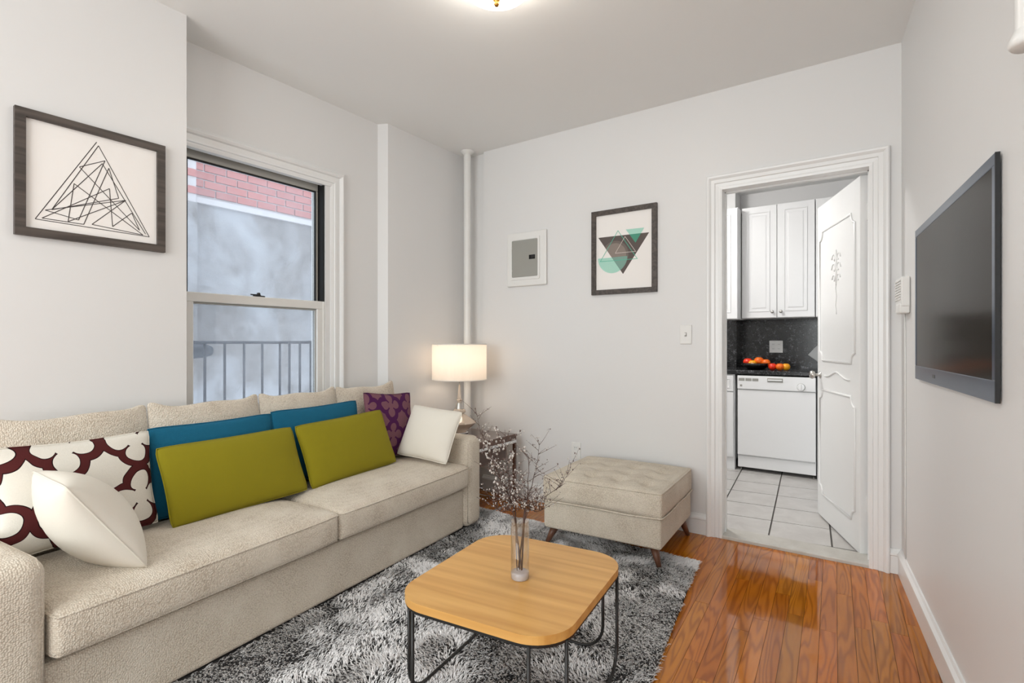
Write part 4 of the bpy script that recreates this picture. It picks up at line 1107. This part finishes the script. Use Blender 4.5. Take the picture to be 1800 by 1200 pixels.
bmesh.ops.rotate(bm, verts=bm.verts[:], cent=(0, 0, 0), matrix=Matrix.Rotation(R(90), 3, 'X')); bmesh.ops.translate(bm, verts=bm.verts[:], vec=(.195, -.0215, .756)); from_bm('dial_ring', bm, 'panelg', cp)
box('badge', -hw + .022, -hw + .040, -.0232, -.0218, .742, .760, 'panelg', cp)
box('logo_plate', -.018, .018, -.0232, -.0218, .742, .752, 'cab', cp)
for xx in (-hw + .02, hw - .02): lathe('levelling_foot', [(0, .001), (.012, .001), (.012, .008), (.006, .010), (.006, .05)], 'nickel', dw, 12, (xx, .05, 0))
box('dark_gap_strip', -hw, hw, .0, .02, .838, .846, 'dark', dw)

def shaker(root, x0, x1, z0, z1, y=0, nm='door', arch=0, rail=.055):
    d_ = box(nm, x0, x1, y - .018, y, z0, z1, 'cab', root, .003)
    # raised frame rim with bevelled centre panel
    bm = bmesh.new()
    def ring(i): return [(x0 + i, z0 + i), (x1 - i, z0 + i), (x1 - i, z1 - i), (x0 + i, z1 - i)]
    rows = [[bm.verts.new((x, y - p, z_)) for x, z_ in ring(i)] for i, p in ((rail, .018), (rail + .004, .0195), (rail + .012, .0115), (rail + .020, .0115), (rail + .036, .0185))]
    for A, B in zip(rows, rows[1:]):
        for i in range(4): bm.faces.new((A[i], A[(i + 1) % 4], B[(i + 1) % 4], B[i]))
    bm.faces.new(rows[-1])
    for v in bm.verts: v.co.y -= .0035
    from_bm('raised_panel', bm, 'cab', d_)
    return d_
def knob(par, x, y, z_):
    bm = bmesh.new(); add_lathe(bm, [(.008, 0), (.005, .004), (.005, .014), (.013, .018), (.014, .024), (.008, .029), (0, .030)], 16)
    bmesh.ops.rotate(bm, verts=bm.verts[:], cent=(0, 0, 0), matrix=Matrix.Rotation(R(90), 3, 'X')); bmesh.ops.translate(bm, verts=bm.verts[:], vec=(x, y, z_)); return from_bm('knob', bm, 'nickel', par, True)
def base_cab(label, x0, x1):
    r_ = thing('base_cabinet', label, 'cabinet', ((x0 + x1) / 2, KF, 0)); h_ = (x1 - x0) / 2 - .002
    box('body', -h_, h_, .0, .56 if x0 > -1.1 else .39, .10, .845, 'cab', r_); box('toe_kick', -h_, h_, .0 + .0, .05, 0, .10, 'cab', r_)
    d_ = shaker(r_, -h_ + .008, h_ - .008, .695, .835, 0, 'drawer', rail=.028); d2 = shaker(r_, -h_ + .008, h_ - .008, .115, .685, 0)
    knob(d_, 0, -.02, .765); knob(d2, -h_ + .06, -.02, .62); return r_
base_cab('white base cabinet with raised panel drawer and door, beside the dishwasher below the column', -1.52, -1.045)
base_cab('white base cabinet behind the open kitchen door', -.414, .10)
base_cab('white base cabinet beneath the sink faucet side of the counter', -2.0, -1.525)
bm = bmesh.new(); add_box(bm, -2.38, .62, KF - .025, 5.326, CT - .035, CT, .004); add_box(bm, -1.111, .62, 5.322, KW - .001, CT - .035, CT)
tag(from_bm('countertop', bm, 'granite'), 'black speckled granite kitchen countertop above the dishwasher', 'countertop')
struct(box('trim_5', -1.118, .62, KW - .018, KW - .0005, CT, 1.345, 'granite'), 'black granite backsplash behind the fruit bowl', 'backsplash')
bm = bmesh.new(); add_box(bm, -2.38, -1.1255, 5.327, 5.3445, CT, 1.335); add_box(bm, -1.1245, -1.112, 5.330, KW - .02, CT, 1.345)
struct(from_bm('trim_6', bm, 'granite'), 'black granite facing on the shallow kitchen column', 'backsplash')
def wall_cab(label, x0, x1, yf, yb, z0, z1_, doors):
    r_ = thing('wall_cabinet', label, 'cabinet', ((x0 + x1) / 2, yf, z0)); h_ = (x1 - x0) / 2 - .0015
    box('body', -h_, h_, .0, yb - yf, 0, z1_ - z0, 'cab', r_)
    n_ = len(doors) - 1
    for i in range(n_):
        a, b_ = doors[i] - (x0 + x1) / 2, doors[i + 1] - (x0 + x1) / 2
        d_ = shaker(r_, a + .0025, b_ - .0025, .004, z1_ - z0 - .004, 0)
        knob(d_, (b_ - .035) if i % 2 == 0 else (a + .035), -.020, .055)
    return r_
wall_cab('white wall cabinet with two raised panel doors above the fruit bowl', -1.045, -.452, 5.24, KW - .002, 1.347, 2.368, [-1.045, -.7485, -.452])
wall_cab('white wall cabinet beside the column, standing further forward', -1.65, -1.049, 5.095, 5.343, 1.338, 2.352, [-1.65, -1.35, -1.049])
wall_cab('white wall cabinet mostly hidden behind the open door', -.449, .15, 5.24, KW - .002, 1.347, 2.368, [-.449, -.15, .15])
ko = thing('double_outlet', 'white double outlet plate on the black granite backsplash', 'outlet', (-.803, KW - .018, 1.03))
box('plate', -.058, .058, -.007, -.0005, 0, .114, 'plastic', ko, .003)
for xx in (-.024, .024):
    for zz in (.036, .078):
        rc_ = box('receptacle', xx - .015, xx + .015, -.009, -.0065, zz - .013, zz + .013, 'plastic', ko, .004)
        for dx_ in (-.005, .005): box('slot', xx + dx_ - .001, xx + dx_ + .001, -.0095, -.0088, zz - .003, zz + .006, 'dark', rc_)
# fruit bowl and fruit
def at_counter(px, Y): return on_y(px, 640, Y).x
BY = 5.12; BXc = at_counter(1329, BY)
bwl = tag(lathe('fruit_bowl', [(0, 0), (.060, 0), (.072, .006), (.100, .030), (.114, .058), (.111, .058), (.096, .032), (.066, .010), (0, .008)], 'bowl', None, 40), 'low black bowl of fruit on the granite counter', 'bowl'); bwl.location = (BXc, BY, CT + .0005)
def fruit(name, label, cat, x, y, z_, r_, mat, sq=.92, group=None):
    root = thing(name, label, cat, (x, y, z_), rt.uniform(0, 6), group)
    prof_ = [(max(0, r_ * math.sin(a)) * (1), -math.cos(a) * r_ * sq - (.10 * r_ if False else 0) + (-.14 * r_ * math.exp(-((math.pi - a) / .35) ** 2))) for a in [math.pi * k / 14 for k in range(15)]]
    prof_[0] = (0, prof_[0][1]); prof_[-1] = (0, prof_[-1][1])
    lathe('skin', prof_, mat, root, 20)
    lathe('stem', [(.0022, r_ * sq * .80), (.0018, r_ * sq * .95), (0, r_ * sq * .97)], 'bark', root, 6)
    return root
fruit('peach', 'red peach at the column end of the black bowl', 'fruit', BXc - .066, BY - .01, CT + .066, .040, 'redfruit')
fruit('orange', 'bright orange on top in the middle of the black bowl', 'fruit', BXc + .022, BY + .01, CT + .076, .041, 'orange')
fruit('mango', 'yellow fruit low between the others in the black bowl', 'fruit', BXc - .022, BY - .040, CT + .055, .034, 'mango')
fruit('orange', 'small red orange fruit at the dishwasher dial end of the bowl', 'fruit', BXc + .082, BY - .01, CT + .062, .037, 'redfruit' if False else 'orange')
fruit('plum_tomato', 'red round fruit lying beside the black bowl', 'fruit', at_counter(1358, 5.06), 5.06, CT + .032, .034, 'redfruit')
fruit('tangerine', 'orange tangerine on the counter next to the red fruit', 'fruit', at_counter(1371, 5.05), 5.05, CT + .032, .034, 'orange')
fruit('tangerine', 'orange tangerine last in the row of loose fruit', 'fruit', at_counter(1381.5, 5.07), 5.07, CT + .032, .034, 'mango')
# grey board leaning on the backsplash, on its corner
gb = thing('cutting_board', 'grey board leaning on the backsplash behind the open door', 'cutting board', (at_counter(1452, 5.40), 5.44, CT), 0)
bm = bmesh.new(); add_box(bm, -.105, .105, -.006, .006, -.105, .105, .004)
bmesh.ops.rotate(bm, verts=bm.verts[:], cent=(0, 0, 0), matrix=Matrix.Rotation(R(38), 3, 'Y')); bmesh.ops.translate(bm, verts=bm.verts[:], vec=(0, 0, .149)); bmesh.ops.rotate(bm, verts=bm.verts[:], cent=(0, 0, 0), matrix=Matrix.Rotation(R(-14), 3, 'X'))
from_bm('slab', bm, 'steel', gb)
# faucet
fc = thing('faucet', 'chrome kitchen faucet by the granite column', 'faucet', (at_counter(1263, 5.20), 5.20, CT))
lathe('base', [(0, 0), (.032, 0), (.032, .006), (.022, .012), (.018, .05), (0, .05)], 'chrome', fc, 20)
tube('spout', [(0, 0, .04), (0, 0, .14), (0, -.01, .19), (0, -.05, .23), (0, -.10, .22), (0, -.13, .18)], .011, 'chrome', fc, 12)
lathe('handle', [(.013, 0), (.013, .055), (.010, .075), (0, .078)], 'chrome', fc, 14, (.035, 0, .004))
